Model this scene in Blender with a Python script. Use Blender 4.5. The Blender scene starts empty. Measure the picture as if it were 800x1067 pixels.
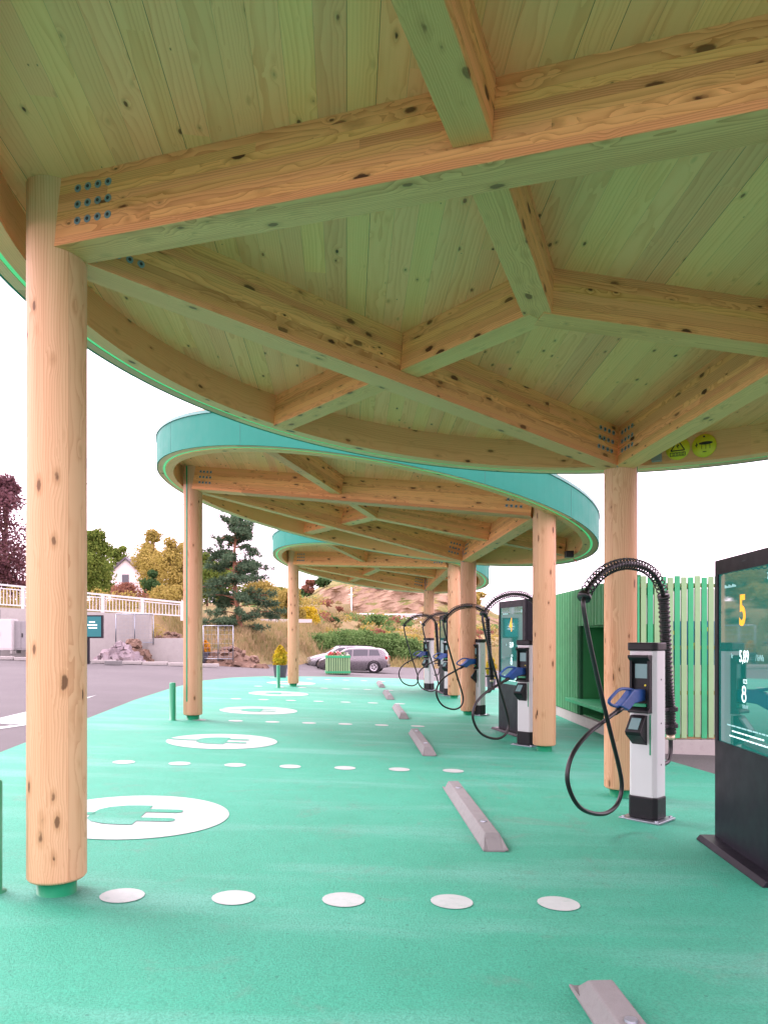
import bpy, math, random
from mathutils import Vector, Matrix, noise as mnoise

rnd = random.Random(11)
S = bpy.context.scene
COL = S.collection
R_ = math.radians

# ------------------------------------------------------------------ frame of the site
HC, CS = 1.4, 0.035                     # eye height, cross fall of the car park
C0 = 664.4
GU = Vector((-0.0488, 1, 0)).normalized()      # along the row of bays
GV = Vector((1, 0.0488, 0)).normalized()       # across

def sst(a, b, x):
    t = max(0.0, min(1.0, (x - a) / (b - a))); return t * t * (3 - 2 * t)

def zb(x, y):
    """height of the paved ground"""
    z = -HC - CS * max(-24.0, min(10.0, x))
    return z - 0.72 * sst(27, 46, y) * sst(-9, -2, x)

def G(px, py):
    y = HC * 800 / (py - C0 - CS * (px - 400))
    return Vector(((px - 400) / 800 * y, y, zb((px - 400) / 800 * y, y)))

def P(px, py, y):
    return Vector(((px - 400) / 800 * y, y, -(py - C0) / 800 * y))

# ------------------------------------------------------------------ nodes
class NT:
    def __init__(s, name):
        s.m = bpy.data.materials.new(name); s.m.use_nodes = True
        s.t = s.m.node_tree; s.t.nodes.clear()
        s.out = s.t.nodes.new('ShaderNodeOutputMaterial')
    def n(s, kind, **kw):
        nd = s.t.nodes.new(kind)
        for k, v in kw.items(): setattr(nd, k, v)
        return nd
    def put(s, sock, v):
        if isinstance(v, bpy.types.NodeSocket): s.t.links.new(v, sock)
        elif v is not None:
            if isinstance(v, (tuple, list)) and len(v) == 3 and sock.type == 'RGBA': v = (*v, 1)
            sock.default_value = v
    def math(s, op, a, b=None, c=None, clamp=False):
        nd = s.n('ShaderNodeMath', operation=op, use_clamp=clamp)
        s.put(nd.inputs[0], a); s.put(nd.inputs[1], b); s.put(nd.inputs[2], c)
        return nd.outputs[0]
    def vmul(s, a, b):
        nd = s.n('ShaderNodeVectorMath', operation='MULTIPLY'); s.put(nd.inputs[0], a); s.put(nd.inputs[1], b); return nd.outputs[0]
    def vadd(s, a, b):
        nd = s.n('ShaderNodeVectorMath', operation='ADD'); s.put(nd.inputs[0], a); s.put(nd.inputs[1], b); return nd.outputs[0]
    def xyz(s, x, y, z):
        nd = s.n('ShaderNodeCombineXYZ'); s.put(nd.inputs[0], x); s.put(nd.inputs[1], y); s.put(nd.inputs[2], z); return nd.outputs[0]
    def sep(s, v):
        nd = s.n('ShaderNodeSeparateXYZ'); s.put(nd.inputs[0], v); return nd.outputs
    def noise(s, v, scale=5, detail=3, rough=0.5, dist=0.0):
        nd = s.n('ShaderNodeTexNoise'); s.put(nd.inputs['Vector'], v)
        nd.inputs['Scale'].default_value = scale; nd.inputs['Detail'].default_value = detail
        nd.inputs['Roughness'].default_value = rough; nd.inputs['Distortion'].default_value = dist
        return nd.outputs['Fac']
    def rng(s, v, a, b, c=0.0, d=1.0, smooth=False):
        nd = s.n('ShaderNodeMapRange'); nd.interpolation_type = 'SMOOTHSTEP' if smooth else 'LINEAR'
        s.put(nd.inputs[0], v); s.put(nd.inputs[1], a); s.put(nd.inputs[2], b); s.put(nd.inputs[3], c); s.put(nd.inputs[4], d)
        return nd.outputs[0]
    def mix(s, f, a, b, mode='MIX'):
        nd = s.n('ShaderNodeMix', data_type='RGBA', blend_type=mode)
        s.put(nd.inputs[0], f); s.put(nd.inputs[6], a); s.put(nd.inputs[7], b); return nd.outputs[2]
    def obj(s): return s.n('ShaderNodeTexCoord').outputs['Object']
    def pos(s): return s.n('ShaderNodeNewGeometry').outputs['Position']
    def attr(s, name):
        return s.n('ShaderNodeAttribute', attribute_name=name).outputs['Vector']
    def orand(s): return s.n('ShaderNodeObjectInfo').outputs['Random']
    def bump(s, h, dist=0.01, strength=1.0):
        nd = s.n('ShaderNodeBump'); s.put(nd.inputs['Height'], h)
        nd.inputs['Distance'].default_value = dist; nd.inputs['Strength'].default_value = strength
        return nd.outputs[0]
    def bsdf(s, color, rough=0.5, metal=0.0, normal=None, spec=0.5, coat=0.0, emit=None, estr=0.0):
        nd = s.n('ShaderNodeBsdfPrincipled')
        s.put(nd.inputs['Base Color'], color); s.put(nd.inputs['Roughness'], rough); s.put(nd.inputs['Metallic'], metal)
        s.put(nd.inputs['Specular IOR Level'], spec); s.put(nd.inputs['Coat Weight'], coat)
        if normal is not None: s.put(nd.inputs['Normal'], normal)
        if emit is not None:
            s.put(nd.inputs['Emission Color'], emit); nd.inputs['Emission Strength'].default_value = estr
        s.t.links.new(nd.outputs[0], s.out.inputs[0]); return nd

def wood(name, light, dark, lam=0.045, groove=0.0, knots=0.55, lamvar=0.16, ring=0.011, contrast=0.5, kscale=(3.6, 7.0, 7.0), krad=(0.06, 0.19), seglen=2.3):
    """pine in lamellas: wc = (along the grain, across, across the lamellas)"""
    s = NT(name); wc = s.attr('wc'); rn = s.orand()
    x, u, v = s.sep(wc)
    x = s.math('ADD', x, s.math('MULTIPLY', rn, 37.0))
    li = s.math('FLOOR', s.math('DIVIDE', v, lam))
    w1 = s.n('ShaderNodeTexWhiteNoise', noise_dimensions='2D'); s.put(w1.inputs['Vector'], s.xyz(li, s.math('MULTIPLY', rn, 91.0), 0))
    seg = s.math('FLOOR', s.math('ADD', s.math('DIVIDE', x, seglen), s.math('MULTIPLY', w1.outputs['Value'], 5.0)))
    w2 = s.n('ShaderNodeTexWhiteNoise', noise_dimensions='3D'); s.put(w2.inputs['Vector'], s.xyz(li, s.math('MULTIPLY', rn, 91.0), seg))
    r1, r2, r3 = s.sep(w2.outputs['Color'])
    p = s.xyz(x, u, v)
    # knots
    kv = s.n('ShaderNodeTexVoronoi', feature='F1'); kv.inputs['Scale'].default_value = 1.0
    wob = s.noise(s.vmul(p, (30, 45, 45)), 1.0, 2)
    s.put(kv.inputs['Vector'], s.vadd(s.vmul(p, kscale), s.xyz(s.math('MULTIPLY', seg, 3.1), 0, s.math('MULTIPLY', li, 0.37))))
    kd = kv.outputs['Distance']; k1, k2, k3 = s.sep(kv.outputs['Color'])
    has = s.math('GREATER_THAN', k1, 1 - knots)
    rad = s.rng(k2, 0, 1, *krad)
    kdn = s.math('ADD', s.math('DIVIDE', kd, rad), s.math('MULTIPLY', s.math('SUBTRACT', wob, 0.5), 0.7))
    core = s.math('MULTIPLY', has, s.rng(kdn, 1.0, 0.62, 0, 1, True))
    halo = s.math('MULTIPLY', has, s.rng(kdn, 2.0, 0.9, 0, 1, True))
    # growth rings
    nz = s.noise(s.vmul(p, (0.9, 5, 5)), 1.0, 3, 0.55)
    cu = s.rng(r1, 0, 1, -0.16, 0.16); cv = s.rng(r2, 0, 1, -0.10, 0.10)
    vv = s.math('SUBTRACT', v, s.math('MULTIPLY', s.math('ADD', li, 0.5), lam))
    du = s.math('SUBTRACT', u, cu); dv = s.math('SUBTRACT', vv, cv)
    rr = s.math('SQRT', s.math('ADD', s.math('MULTIPLY', du, du), s.math('MULTIPLY', dv, dv)))
    rr = s.math('ADD', rr, s.math('MULTIPLY', nz, 0.075))
    rr = s.math('ADD', rr, s.math('MULTIPLY', s.math('MULTIPLY', has, s.rng(kdn, 4.0, 0.8, 0, 1, True)), 0.012))
    sn = s.math('FRACT', s.math('DIVIDE', rr, ring))
    late = s.math('POWER', sn, 2.2)
    streak = s.noise(s.vmul(p, (1.6, 70, 70)), 1.0, 3, 0.6)
    broad = s.noise(s.vmul(p, (0.5, 9, 9)), 1.0, 2)
    f = s.math('MULTIPLY', late, contrast)
    f = s.math('ADD', f, s.math('MULTIPLY', s.math('SUBTRACT', streak, 0.5), 0.55))
    f = s.math('ADD', f, s.math('MULTIPLY', s.math('SUBTRACT', broad, 0.5), 0.9))
    f = s.math('ADD', f, s.math('MULTIPLY', s.math('SUBTRACT', r3, 0.5), lamvar * 3), clamp=True)
    col = s.mix(f, light, dark)
    hv = s.n('ShaderNodeHueSaturation'); s.put(hv.inputs['Color'], col)
    s.put(hv.inputs['Value'], s.rng(r1, 0, 1, 1 - lamvar, 1 + lamvar)); s.put(hv.inputs['Hue'], s.rng(r2, 0, 1, 0.493, 0.507))
    col = hv.outputs[0]
    col = s.mix(s.math('MULTIPLY', halo, 0.32), col, (0.40, 0.16, 0.05))
    col = s.mix(s.math('MULTIPLY', core, s.rng(k3, 0, 1, 0.65, 1.0)), col, (0.065, 0.022, 0.011))
    bh = s.math('MULTIPLY', streak, 0.5)
    if groove > 0:
        fr = s.math('FRACT', s.math('DIVIDE', v, lam))
        e = s.math('MINIMUM', fr, s.math('SUBTRACT', 1.0, fr))
        wide = s.math('LESS_THAN', s.math('FRACT', s.math('DIVIDE', s.math('ADD', li, 0.5), 7.0)), 0.14)
        gw = s.math('ADD', groove / lam, s.math('MULTIPLY', wide, groove / lam * 1.2))
        g = s.math('LESS_THAN', e, gw)
        col = s.mix(s.math('MULTIPLY', g, s.math('ADD', 0.3, s.math('MULTIPLY', wide, 0.5))), col, (0.07, 0.045, 0.02))
        bh = s.math('SUBTRACT', bh, g)
    else:
        fr = s.math('FRACT', s.math('DIVIDE', v, lam))
        g = s.math('LESS_THAN', s.math('MINIMUM', fr, s.math('SUBTRACT', 1.0, fr)), 0.0012 / lam)
        col = s.mix(s.math('MULTIPLY', g, 0.35), col, dark)
    s.bsdf(col, 0.55, normal=s.bump(bh, 0.0015, 0.6), spec=0.3)
    return s.m

def plain(name, color, rough=0.5, metal=0.0, var=0.12, scale=6.0, spec=0.5, coat=0.0, bump=0.0, bscale=120, dirt=0.0, grime=(0.1, 0.08, 0.06)):
    s = NT(name); p = s.obj()
    nz = s.noise(p, scale, 5, 0.6)
    col = s.mix(nz, tuple(c * (1 - var) for c in color), tuple(min(1, c * (1 + var)) for c in color))
    if dirt:
        d = s.noise(p, scale * 2.7, 6, 0.7)
        col = s.mix(s.math('MULTIPLY', s.rng(d, 0.5, 0.75, 0, 1, True), dirt), col, grime)
    nrm = None
    if bump: nrm = s.bump(s.noise(p, bscale, 3, 0.6), bump)
    rg = s.rng(s.noise(p, scale * 3, 4), 0.3, 0.7, max(0, rough - 0.07), min(1, rough + 0.07))
    s.bsdf(col, rg, metal, nrm, spec, coat)
    return s.m

def emit(name, color, strength, base=None):
    s = NT(name); s.bsdf(base or color, 0.4, emit=color, estr=strength); return s.m

def leafmat(name, cols, scale=0.9, trans=0.35):
    s = NT(name); p = s.pos()
    n1 = s.rng(s.noise(p, scale, 3, 0.6), 0.32, 0.68); n2 = s.noise(p, scale * 9, 2, 0.6)
    c = s.mix(n1, cols[0], cols[1])
    c = s.mix(s.rng(n2, 0.45, 0.75), c, cols[2])
    d = s.n('ShaderNodeBsdfDiffuse'); s.put(d.inputs[0], c)
    t = s.n('ShaderNodeBsdfTranslucent'); s.put(t.inputs[0], c)
    mx = s.n('ShaderNodeMixShader'); mx.inputs[0].default_value = trans
    s.t.links.new(d.outputs[0], mx.inputs[1]); s.t.links.new(t.outputs[0], mx.inputs[2])
    s.t.links.new(mx.outputs[0], s.out.inputs[0]); return s.m

M = {}
M['column'] = wood('turned pine', (0.72, 0.415, 0.25), (0.46, 0.17, 0.07), lam=0.075, knots=0.9, lamvar=0.13, ring=0.013, contrast=0.5, kscale=(4.4, 10.5, 10.5), krad=(0.08, 0.22), seglen=30.0)
M['beam'] = wood('glulam pine', (0.92, 0.435, 0.19), (0.53, 0.17, 0.052), lam=0.045, knots=0.85, lamvar=0.12, ring=0.0095, contrast=0.62, kscale=(5.2, 11.0, 11.0), krad=(0.07, 0.25), seglen=7.0)
M['ring'] = wood('curved glulam', (0.86, 0.43, 0.205), (0.58, 0.23, 0.085), lam=0.33, knots=0.8, lamvar=0.05, ring=0.013, contrast=0.42, kscale=(4.2, 10.0, 10.0), krad=(0.06, 0.22), seglen=30.0)
M['deck'] = wood('spruce boards', (0.95, 0.405, 0.188), (0.74, 0.235, 0.082), lam=0.125, groove=0.0010, knots=0.85, lamvar=0.06, ring=0.014, contrast=0.5, kscale=(6.0, 13.0, 13.0), krad=(0.035, 0.14), seglen=6.0)
M['trim'] = wood('wood trim', (0.78, 0.48, 0.29), (0.55, 0.3, 0.15), lam=0.2, knots=0.3)
M['led'] = emit('green light line', (0.10, 0.9, 0.32), 0.11, (0.1, 0.6, 0.25))
M['turq'] = plain('turquoise fascia paint', (0.03, 0.235, 0.175), 0.6, var=0.08, scale=2.0, spec=0.15, dirt=0.12, grime=(0.04, 0.30, 0.24))
M['turq_light'] = plain('pale turquoise flashing', (0.1, 0.3, 0.26), 0.4, var=0.05)
M['seam'] = plain('dark seam', (0.03, 0.16, 0.13), 0.6)
M['green_paint'] = plain('green steel paint', (0.012, 0.26, 0.12), 0.38, var=0.1, scale=9, dirt=0.15, grime=(0.02, 0.12, 0.07))
M['steel'] = plain('galvanised steel', (0.28, 0.33, 0.36), 0.35, metal=0.85, var=0.2, scale=40)
M['bolt'] = plain('blue zinc bolt', (0.22, 0.34, 0.42), 0.4, metal=0.3, var=0.2, scale=90)
M['darkbolt'] = plain('bolt socket', (0.03, 0.04, 0.05), 0.5)
M['alu'] = plain('silver powder coat', (0.52, 0.545, 0.54), 0.38, metal=0.15, var=0.04, scale=4)
M['black'] = plain('black plastic', (0.008, 0.008, 0.010), 0.42, spec=0.3, var=0.2, scale=12)
M['rubber'] = plain('black rubber', (0.007, 0.007, 0.008), 0.35, var=0.3, scale=30)
M['blueplug'] = plain('blue plug plastic', (0.016, 0.075, 0.27), 0.42, var=0.1, scale=25)
M['brass'] = plain('brass gland', (0.55, 0.45, 0.32), 0.4, metal=0.5)
M['kiosk'] = plain('anthracite steel', (0.010, 0.010, 0.016), 0.42, var=0.12, scale=3, spec=0.22, dirt=0.15, grime=(0.025, 0.025, 0.03))
M['concrete'] = plain('pale concrete', (0.36, 0.365, 0.335), 0.85, var=0.12, scale=5, bump=0.004, bscale=90, dirt=0.3, grime=(0.22, 0.2, 0.2))
M['stopgrey'] = plain('precast concrete', (0.165, 0.175, 0.167), 0.8, var=0.1, scale=7, bump=0.003, bscale=160, dirt=0.35, grime=(0.1, 0.095, 0.09))
M['yellow'] = plain('yellow sign', (0.72, 0.62, 0.03), 0.4, var=0.05)
M['signblack'] = plain('sign print', (0.015, 0.015, 0.015), 0.5)
M['white'] = plain('white paint', (0.6, 0.62, 0.6), 0.5, var=0.05)
M['offwhite'] = plain('off white enamel', (0.55, 0.56, 0.54), 0.5, var=0.06)
M['grey'] = plain('grey enamel', (0.26, 0.27, 0.265), 0.5)
M['slatg'] = plain('mint green slat stain', (0.03, 0.37, 0.15), 0.55, var=0.25, scale=3)
M['slaty'] = plain('pale lime slat stain', (0.25, 0.43, 0.21), 0.6, var=0.2, scale=3)
M['slatd'] = plain('deep green slat stain', (0.035, 0.25, 0.085), 0.55, var=0.25, scale=3)
M['slatm'] = plain('mid green slat stain', (0.10, 0.34, 0.16), 0.55, var=0.25, scale=3)
M['darkgreen'] = plain('dark green backing', (0.01, 0.09, 0.035), 0.7)
M['rawwood'] = plain('raw timber rail', (0.42, 0.27, 0.13), 0.7, var=0.2)
M['poster'] = plain('blue poster', (0.02, 0.1, 0.34), 0.5, var=0.3, scale=9)
M['postery'] = plain('yellow print', (0.6, 0.6, 0.1), 0.5)
M['marking'] = plain('white road paint', (0.35, 0.43, 0.395), 0.6, var=0.06, scale=7, dirt=0.55, grime=(0.17, 0.33, 0.26), bump=0.002, bscale=260)
M['teal'] = emit('teal info panel', (0.005, 0.13, 0.135), 0.12)
M['screen'] = emit('small lit display', (0.25, 0.45, 0.47), 0.12, (0.05, 0.07, 0.08))
M['orange_lit'] = emit('orange screen digits', (1.0, 0.36, 0.015), 0.33)
M['white_lit'] = emit('white screen print', (0.75, 0.95, 0.95), 0.3)
M['dim_lit'] = emit('dim screen print', (0.35, 0.62, 0.62), 0.12)
M['pot'] = plain('dark planter', (0.05, 0.05, 0.065), 0.6)
M['bark'] = plain('bark', (0.16, 0.09, 0.055), 0.9, var=0.4, scale=6, bump=0.02, bscale=20)
M['pinebark'] = plain('red pine bark', (0.30, 0.14, 0.08), 0.9, var=0.35, scale=5, bump=0.02, bscale=20)
M['darkbark'] = plain('grey weathered post', (0.16, 0.14, 0.14), 0.9, var=0.3)
M['redpaint'] = plain('red print', (0.5, 0.04, 0.04), 0.5)
M['tile'] = plain('dark roof', (0.09, 0.085, 0.1), 0.7)
M['wallw'] = plain('white render', (0.66, 0.66, 0.66), 0.8)
M['glass'] = plain('dark window glass', (0.025, 0.035, 0.045), 0.06, var=0.1, spec=0.8)
M['carsilver'] = plain('silver car paint', (0.33, 0.345, 0.35), 0.28, metal=0.55, var=0.03, coat=0.7)
M['cargrey'] = plain('mauve grey car paint', (0.17, 0.165, 0.175), 0.3, metal=0.5, var=0.03, coat=0.7)
M['tyre'] = plain('tyre', (0.018, 0.018, 0.02), 0.8)
M['rim'] = plain('alloy rim', (0.5, 0.5, 0.52), 0.35, metal=0.7)
M['redlamp'] = plain('tail lamp', (0.35, 0.015, 0.02), 0.2)
M['rock'] = plain('broken stone', (0.27, 0.24, 0.25), 0.9, var=0.3, scale=2.5, bump=0.05, bscale=6, dirt=0.5, grime=(0.26, 0.17, 0.12))
M['earth'] = plain('reddish earth', (0.19, 0.13, 0.09), 0.95, var=0.4, scale=3, bump=0.05, bscale=8, dirt=0.4, grime=(0.2, 0.18, 0.17))
M['petal_red'] = plain('red petals', (0.5, 0.05, 0.06), 0.7)
M['petal_white'] = plain('white petals', (0.7, 0.68, 0.62), 0.7)
M['lf_purple'] = leafmat('purple leaves', [(0.10, 0.045, 0.05), (0.15, 0.075, 0.08), (0.23, 0.14, 0.165)])
M['lf_green'] = leafmat('green leaves', [(0.08, 0.15, 0.03), (0.16, 0.23, 0.05), (0.26, 0.31, 0.07)])
M['lf_dark'] = leafmat('dark green leaves', [(0.03, 0.08, 0.03), (0.06, 0.13, 0.045), (0.12, 0.19, 0.07)])
M['lf_yellow'] = leafmat('yellow green leaves', [(0.25, 0.23, 0.055), (0.36, 0.30, 0.08), (0.45, 0.36, 0.13)])
M['lf_gold'] = leafmat('golden leaves', [(0.42, 0.33, 0.02), (0.55, 0.45, 0.04), (0.55, 0.42, 0.06)])
M['lf_red'] = leafmat('red brown leaves', [(0.19, 0.08, 0.06), (0.26, 0.13, 0.085), (0.3, 0.19, 0.11)])
M['lf_pine'] = leafmat('pine needles', [(0.04, 0.085, 0.05), (0.075, 0.14, 0.075), (0.15, 0.21, 0.12)], 1.3, 0.15)
M['lf_hedge'] = leafmat('bush leaves', [(0.05, 0.13, 0.035), (0.13, 0.24, 0.07), (0.23, 0.33, 0.14)], 1.0)
M['lf_orange'] = leafmat('orange flowers', [(0.5, 0.22, 0.02), (0.6, 0.3, 0.03), (0.4, 0.3, 0.05)])
M['drygrass'] = leafmat('dry grass', [(0.40, 0.31, 0.18), (0.30, 0.26, 0.11), (0.17, 0.21, 0.07)], 0.35, 0.3)

def pad_material():
    s = NT('green epoxy paving'); p = s.pos()
    gr = s.noise(p, 85, 4, 0.7); gr2 = s.noise(p, 480, 2, 0.6)
    big = s.noise(p, 0.55, 6, 0.65); mid = s.noise(p, 3.2, 5, 0.7)
    c = s.mix(s.rng(big, 0.3, 0.7), (0.030, 0.325, 0.195), (0.045, 0.40, 0.255))
    c = s.mix(s.rng(mid, 0.35, 0.75, 0, 0.5), c, (0.03, 0.305, 0.18))
    x, y, z = s.sep(p)
    # dusty wheel tracks across the bays
    q = s.xyz(s.math('MULTIPLY', x, 0.35), s.math('MULTIPLY', y, 1.7), 0.0)
    tr = s.rng(s.noise(q, 1.0, 5, 0.62), 0.47, 0.7, 0, 0.65, True)
    c = s.mix(tr, c, (0.13, 0.42, 0.32))
    st = s.rng(s.noise(p, 1.9, 6, 0.75, 0.6), 0.54, 0.7, 0, 0.5, True)
    c = s.mix(st, c, (0.12, 0.25, 0.185))
    sp = s.n('ShaderNodeTexVoronoi', feature='F1'); s.put(sp.inputs['Vector'], p); sp.inputs['Scale'].default_value = 9.0
    c = s.mix(s.math('MULTIPLY', s.math('LESS_THAN', sp.outputs['Distance'], 0.07), 0.55), c, (0.01, 0.12, 0.08))
    c = s.mix(s.rng(gr, 0.35, 0.58, 0.55, 0.0), c, (0.008, 0.17, 0.10))
    h = s.math('ADD', gr, s.math('MULTIPLY', gr2, 0.4))
    s.bsdf(c, 0.62, normal=s.bump(h, 0.009, 0.9), spec=0.35)
    return s.m
def asphalt_material():
    s = NT('worn asphalt'); p = s.pos()
    gr = s.noise(p, 90, 3, 0.6); big = s.noise(p, 0.35, 6, 0.65); st = s.noise(p, 1.7, 6, 0.7)
    c = s.mix(s.rng(big, 0.3, 0.7), (0.047, 0.051, 0.048), (0.078, 0.083, 0.078))
    c = s.mix(s.rng(st, 0.55, 0.72, 0, 0.4), c, (0.075, 0.07, 0.08))
    c = s.mix(s.rng(gr, 0.35, 0.7, 0.0, 0.35), c, (0.22, 0.21, 0.22))
    s.bsdf(c, 0.8, normal=s.bump(gr, 0.006, 0.7), spec=0.3); return s.m
def terrain_material():
    s = NT('dry grassland'); p = s.pos()
    n1 = s.noise(p, 0.12, 6, 0.65); n2 = s.noise(p, 1.4, 5, 0.7); n3 = s.noise(p, 14, 3)
    c = s.mix(s.rng(n1, 0.35, 0.65), (0.22, 0.165, 0.075), (0.12, 0.14, 0.05))
    c = s.mix(s.rng(n2, 0.4, 0.7), c, (0.26, 0.195, 0.10))
    c = s.mix(s.rng(n3, 0.45, 0.8, 0, 0.6), c, (0.10, 0.12, 0.04))
    s.bsdf(c, 0.95, normal=s.bump(n2, 0.2, 0.6), spec=0.1); return s.m
def hill_material():
    s = NT('rock cutting and scrub'); p = s.pos()
    nrm = s.n('ShaderNodeNewGeometry').outputs['Normal']; nx, ny, nz = s.sep(nrm)
    n1 = s.noise(s.vmul(p, (0.14, 0.14, 0.35)), 1.0, 8, 0.7); n2 = s.noise(p, 0.12, 5, 0.6); n3 = s.noise(p, 0.9, 4, 0.6)
    rk = s.mix(s.rng(n1, 0.35, 0.65), (0.26, 0.185, 0.125), (0.36, 0.28, 0.195))
    rk = s.mix(s.rng(n3, 0.55, 0.75, 0, 0.6), rk, (0.22, 0.12, 0.08))
    gs = s.mix(s.rng(n2, 0.35, 0.65), (0.27, 0.21, 0.08), (0.14, 0.16, 0.05))
    gs = s.mix(s.rng(n3, 0.45, 0.7), gs, (0.09, 0.11, 0.04))
    f = s.rng(s.math('ADD', nz, s.math('MULTIPLY', s.math('SUBTRACT', n1, 0.5), 0.7)), 0.72, 0.86)
    s.bsdf(s.mix(f, rk, gs), 0.95, normal=s.bump(n1, 1.0, 0.8), spec=0.1); return s.m
def screen_material():
    s = NT('glossy teal display'); p = s.obj(); x, y, z = s.sep(p)
    c = s.mix(s.rng(s.noise(p, 2.2, 3), 0.3, 0.7), (0.004, 0.085, 0.075), (0.006, 0.12, 0.10))
    s.bsdf(c, 0.03, spec=1.0, coat=1.0, emit=(0.006, 0.12, 0.10), estr=0.25); return s.m
M['pad'] = pad_material(); M['asphalt'] = asphalt_material(); M['terrain'] = terrain_material(); M['hill'] = hill_material(); M['display'] = screen_material()
M['padcut'] = M['pad']

# ------------------------------------------------------------------ mesh builder
class MB:
    def __init__(s): s.v = []; s.f = []; s.mi = []; s.sm = []; s.wc = []; s.has_wc = False
    def add(s, vs, fs, mi=0, smooth=False, wc=None):
        o = len(s.v); s.v += [tuple(p) for p in vs]
        if wc is not None: s.has_wc = True; s.wc += [tuple(p) for p in wc]
        else: s.wc += [tuple(p) for p in vs]
        for f in fs: s.f.append(tuple(i + o for i in f)); s.mi.append(mi); s.sm.append(smooth)
    def box(s, lo, hi, mi=0, mat=None):
        x0, y0, z0 = lo; x1, y1, z1 = hi
        vs = [(x0,y0,z0),(x1,y0,z0),(x1,y1,z0),(x0,y1,z0),(x0,y0,z1),(x1,y0,z1),(x1,y1,z1),(x0,y1,z1)]
        wc = vs
        if mat is not None: vs = [mat @ Vector(p) for p in vs]
        s.add(vs, [(0,3,2,1),(4,5,6,7),(0,1,5,4),(1,2,6,5),(2,3,7,6),(3,0,4,7)], mi, wc=wc)
    def prism(s, poly, lo, hi, axis='z', mi=0, mat=None):
        n = len(poly)
        def mk(a, b, c):
            return (a, b, c) if axis == 'z' else ((a, c, b) if axis == 'y' else (c, a, b))
        vs = [mk(a, b, lo) for a, b in poly] + [mk(a, b, hi) for a, b in poly]
        if mat is not None: vs = [mat @ Vector(p) for p in vs]
        fs = [tuple(range(n))[::-1], tuple(range(n, 2 * n))] + [(i, (i+1) % n, (i+1) % n + n, i + n) for i in range(n)]
        if axis == 'y': fs = [f[::-1] for f in fs]
        s.add(vs, fs, mi)
    def lathe(s, prof, seg=24, mi=0, c=(0,0,0), smooth=True, axis='z'):
        n = len(prof); vs = []; fs = []
        for i in range(seg):
            a = 2 * math.pi * i / seg; ca, sa = math.cos(a), math.sin(a)
            for r, z in prof:
                if axis == 'z': vs.append((c[0] + r*ca, c[1] + r*sa, c[2] + z))
                elif axis == 'y': vs.append((c[0] + r*ca, c[1] + z, c[2] + r*sa))
                else: vs.append((c[0] + z, c[1] + r*ca, c[2] + r*sa))
        for i in range(seg):
            j = (i + 1) % seg
            for k in range(n - 1):
                q = (i*n+k, j*n+k, j*n+k+1, i*n+k+1)
                fs.append(q if axis != 'y' else q[::-1])
        s.add(vs, fs, mi, smooth)
    def tube(s, path, r, seg=10, mi=0, cap=True, smooth=True):
        path = [Vector(p) for p in path]; n = len(path); vs = []; fs = []
        rs = r if isinstance(r, (list, tuple)) else [r] * n
        t = (path[1] - path[0]).normalized()
        up = Vector((0, 0, 1)) if abs(t.z) < 0.9 else Vector((1, 0, 0))
        a = t.cross(up).normalized()
        for i in range(n):
            if i == 0: t = (path[1] - path[0])
            elif i == n - 1: t = path[-1] - path[-2]
            else: t = path[i+1] - path[i-1]
            t.normalize()
            a = (a - t * a.dot(t)).normalized(); b = t.cross(a)
            for k in range(seg):
                an = 2 * math.pi * k / seg
                vs.append(path[i] + (a * math.cos(an) + b * math.sin(an)) * rs[i])
        for i in range(n - 1):
            for k in range(seg):
                l = (k + 1) % seg
                fs.append((i*seg+k, i*seg+l, (i+1)*seg+l, (i+1)*seg+k))
        if cap:
            fs.append(tuple(range(seg))[::-1]); fs.append(tuple(range((n-1)*seg, n*seg)))
        s.add(vs, fs, mi, smooth)
    def disc(s, c, r, n, mi=0, seg=20, h=0.003):
        n = Vector(n).normalized(); a = n.orthogonal().normalized(); b = n.cross(a); c = Vector(c)
        vs = [c + (a*math.cos(2*math.pi*k/seg) + b*math.sin(2*math.pi*k/seg)) * r + n*h for k in range(seg)]
        vs += [p - n*(h + 0.004) for p in vs]
        s.add(vs, [tuple(range(seg))] + [(k, k+seg, (k+1) % seg+seg, (k+1) % seg) for k in range(seg)], mi)
    def build(s, name, mats, parent=None, loc=None, bevel=0.0, seg=2):
        me = bpy.data.meshes.new(name); me.from_pydata(s.v, [], s.f)
        if not isinstance(mats, (list, tuple)): mats = [mats]
        for m in mats: me.materials.append(M[m] if isinstance(m, str) else m)
        me.polygons.foreach_set('material_index', s.mi); me.polygons.foreach_set('use_smooth', s.sm)
        if s.has_wc or any((isinstance(m, str) and m in ('column','beam','ring','deck','trim')) for m in mats):
            at = me.attributes.new('wc', 'FLOAT_VECTOR', 'POINT')
            at.data.foreach_set('vector', [c for p in s.wc for c in p])
        me.update()
        o = bpy.data.objects.new(name, me); COL.objects.link(o)
        if parent is not None: o.parent = parent
        if loc is not None: o.location = loc
        if bevel:
            b = o.modifiers.new('edge', 'BEVEL'); b.width = bevel; b.segments = seg; b.limit_method = 'ANGLE'; b.angle_limit = R_(40)
        return o

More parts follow.
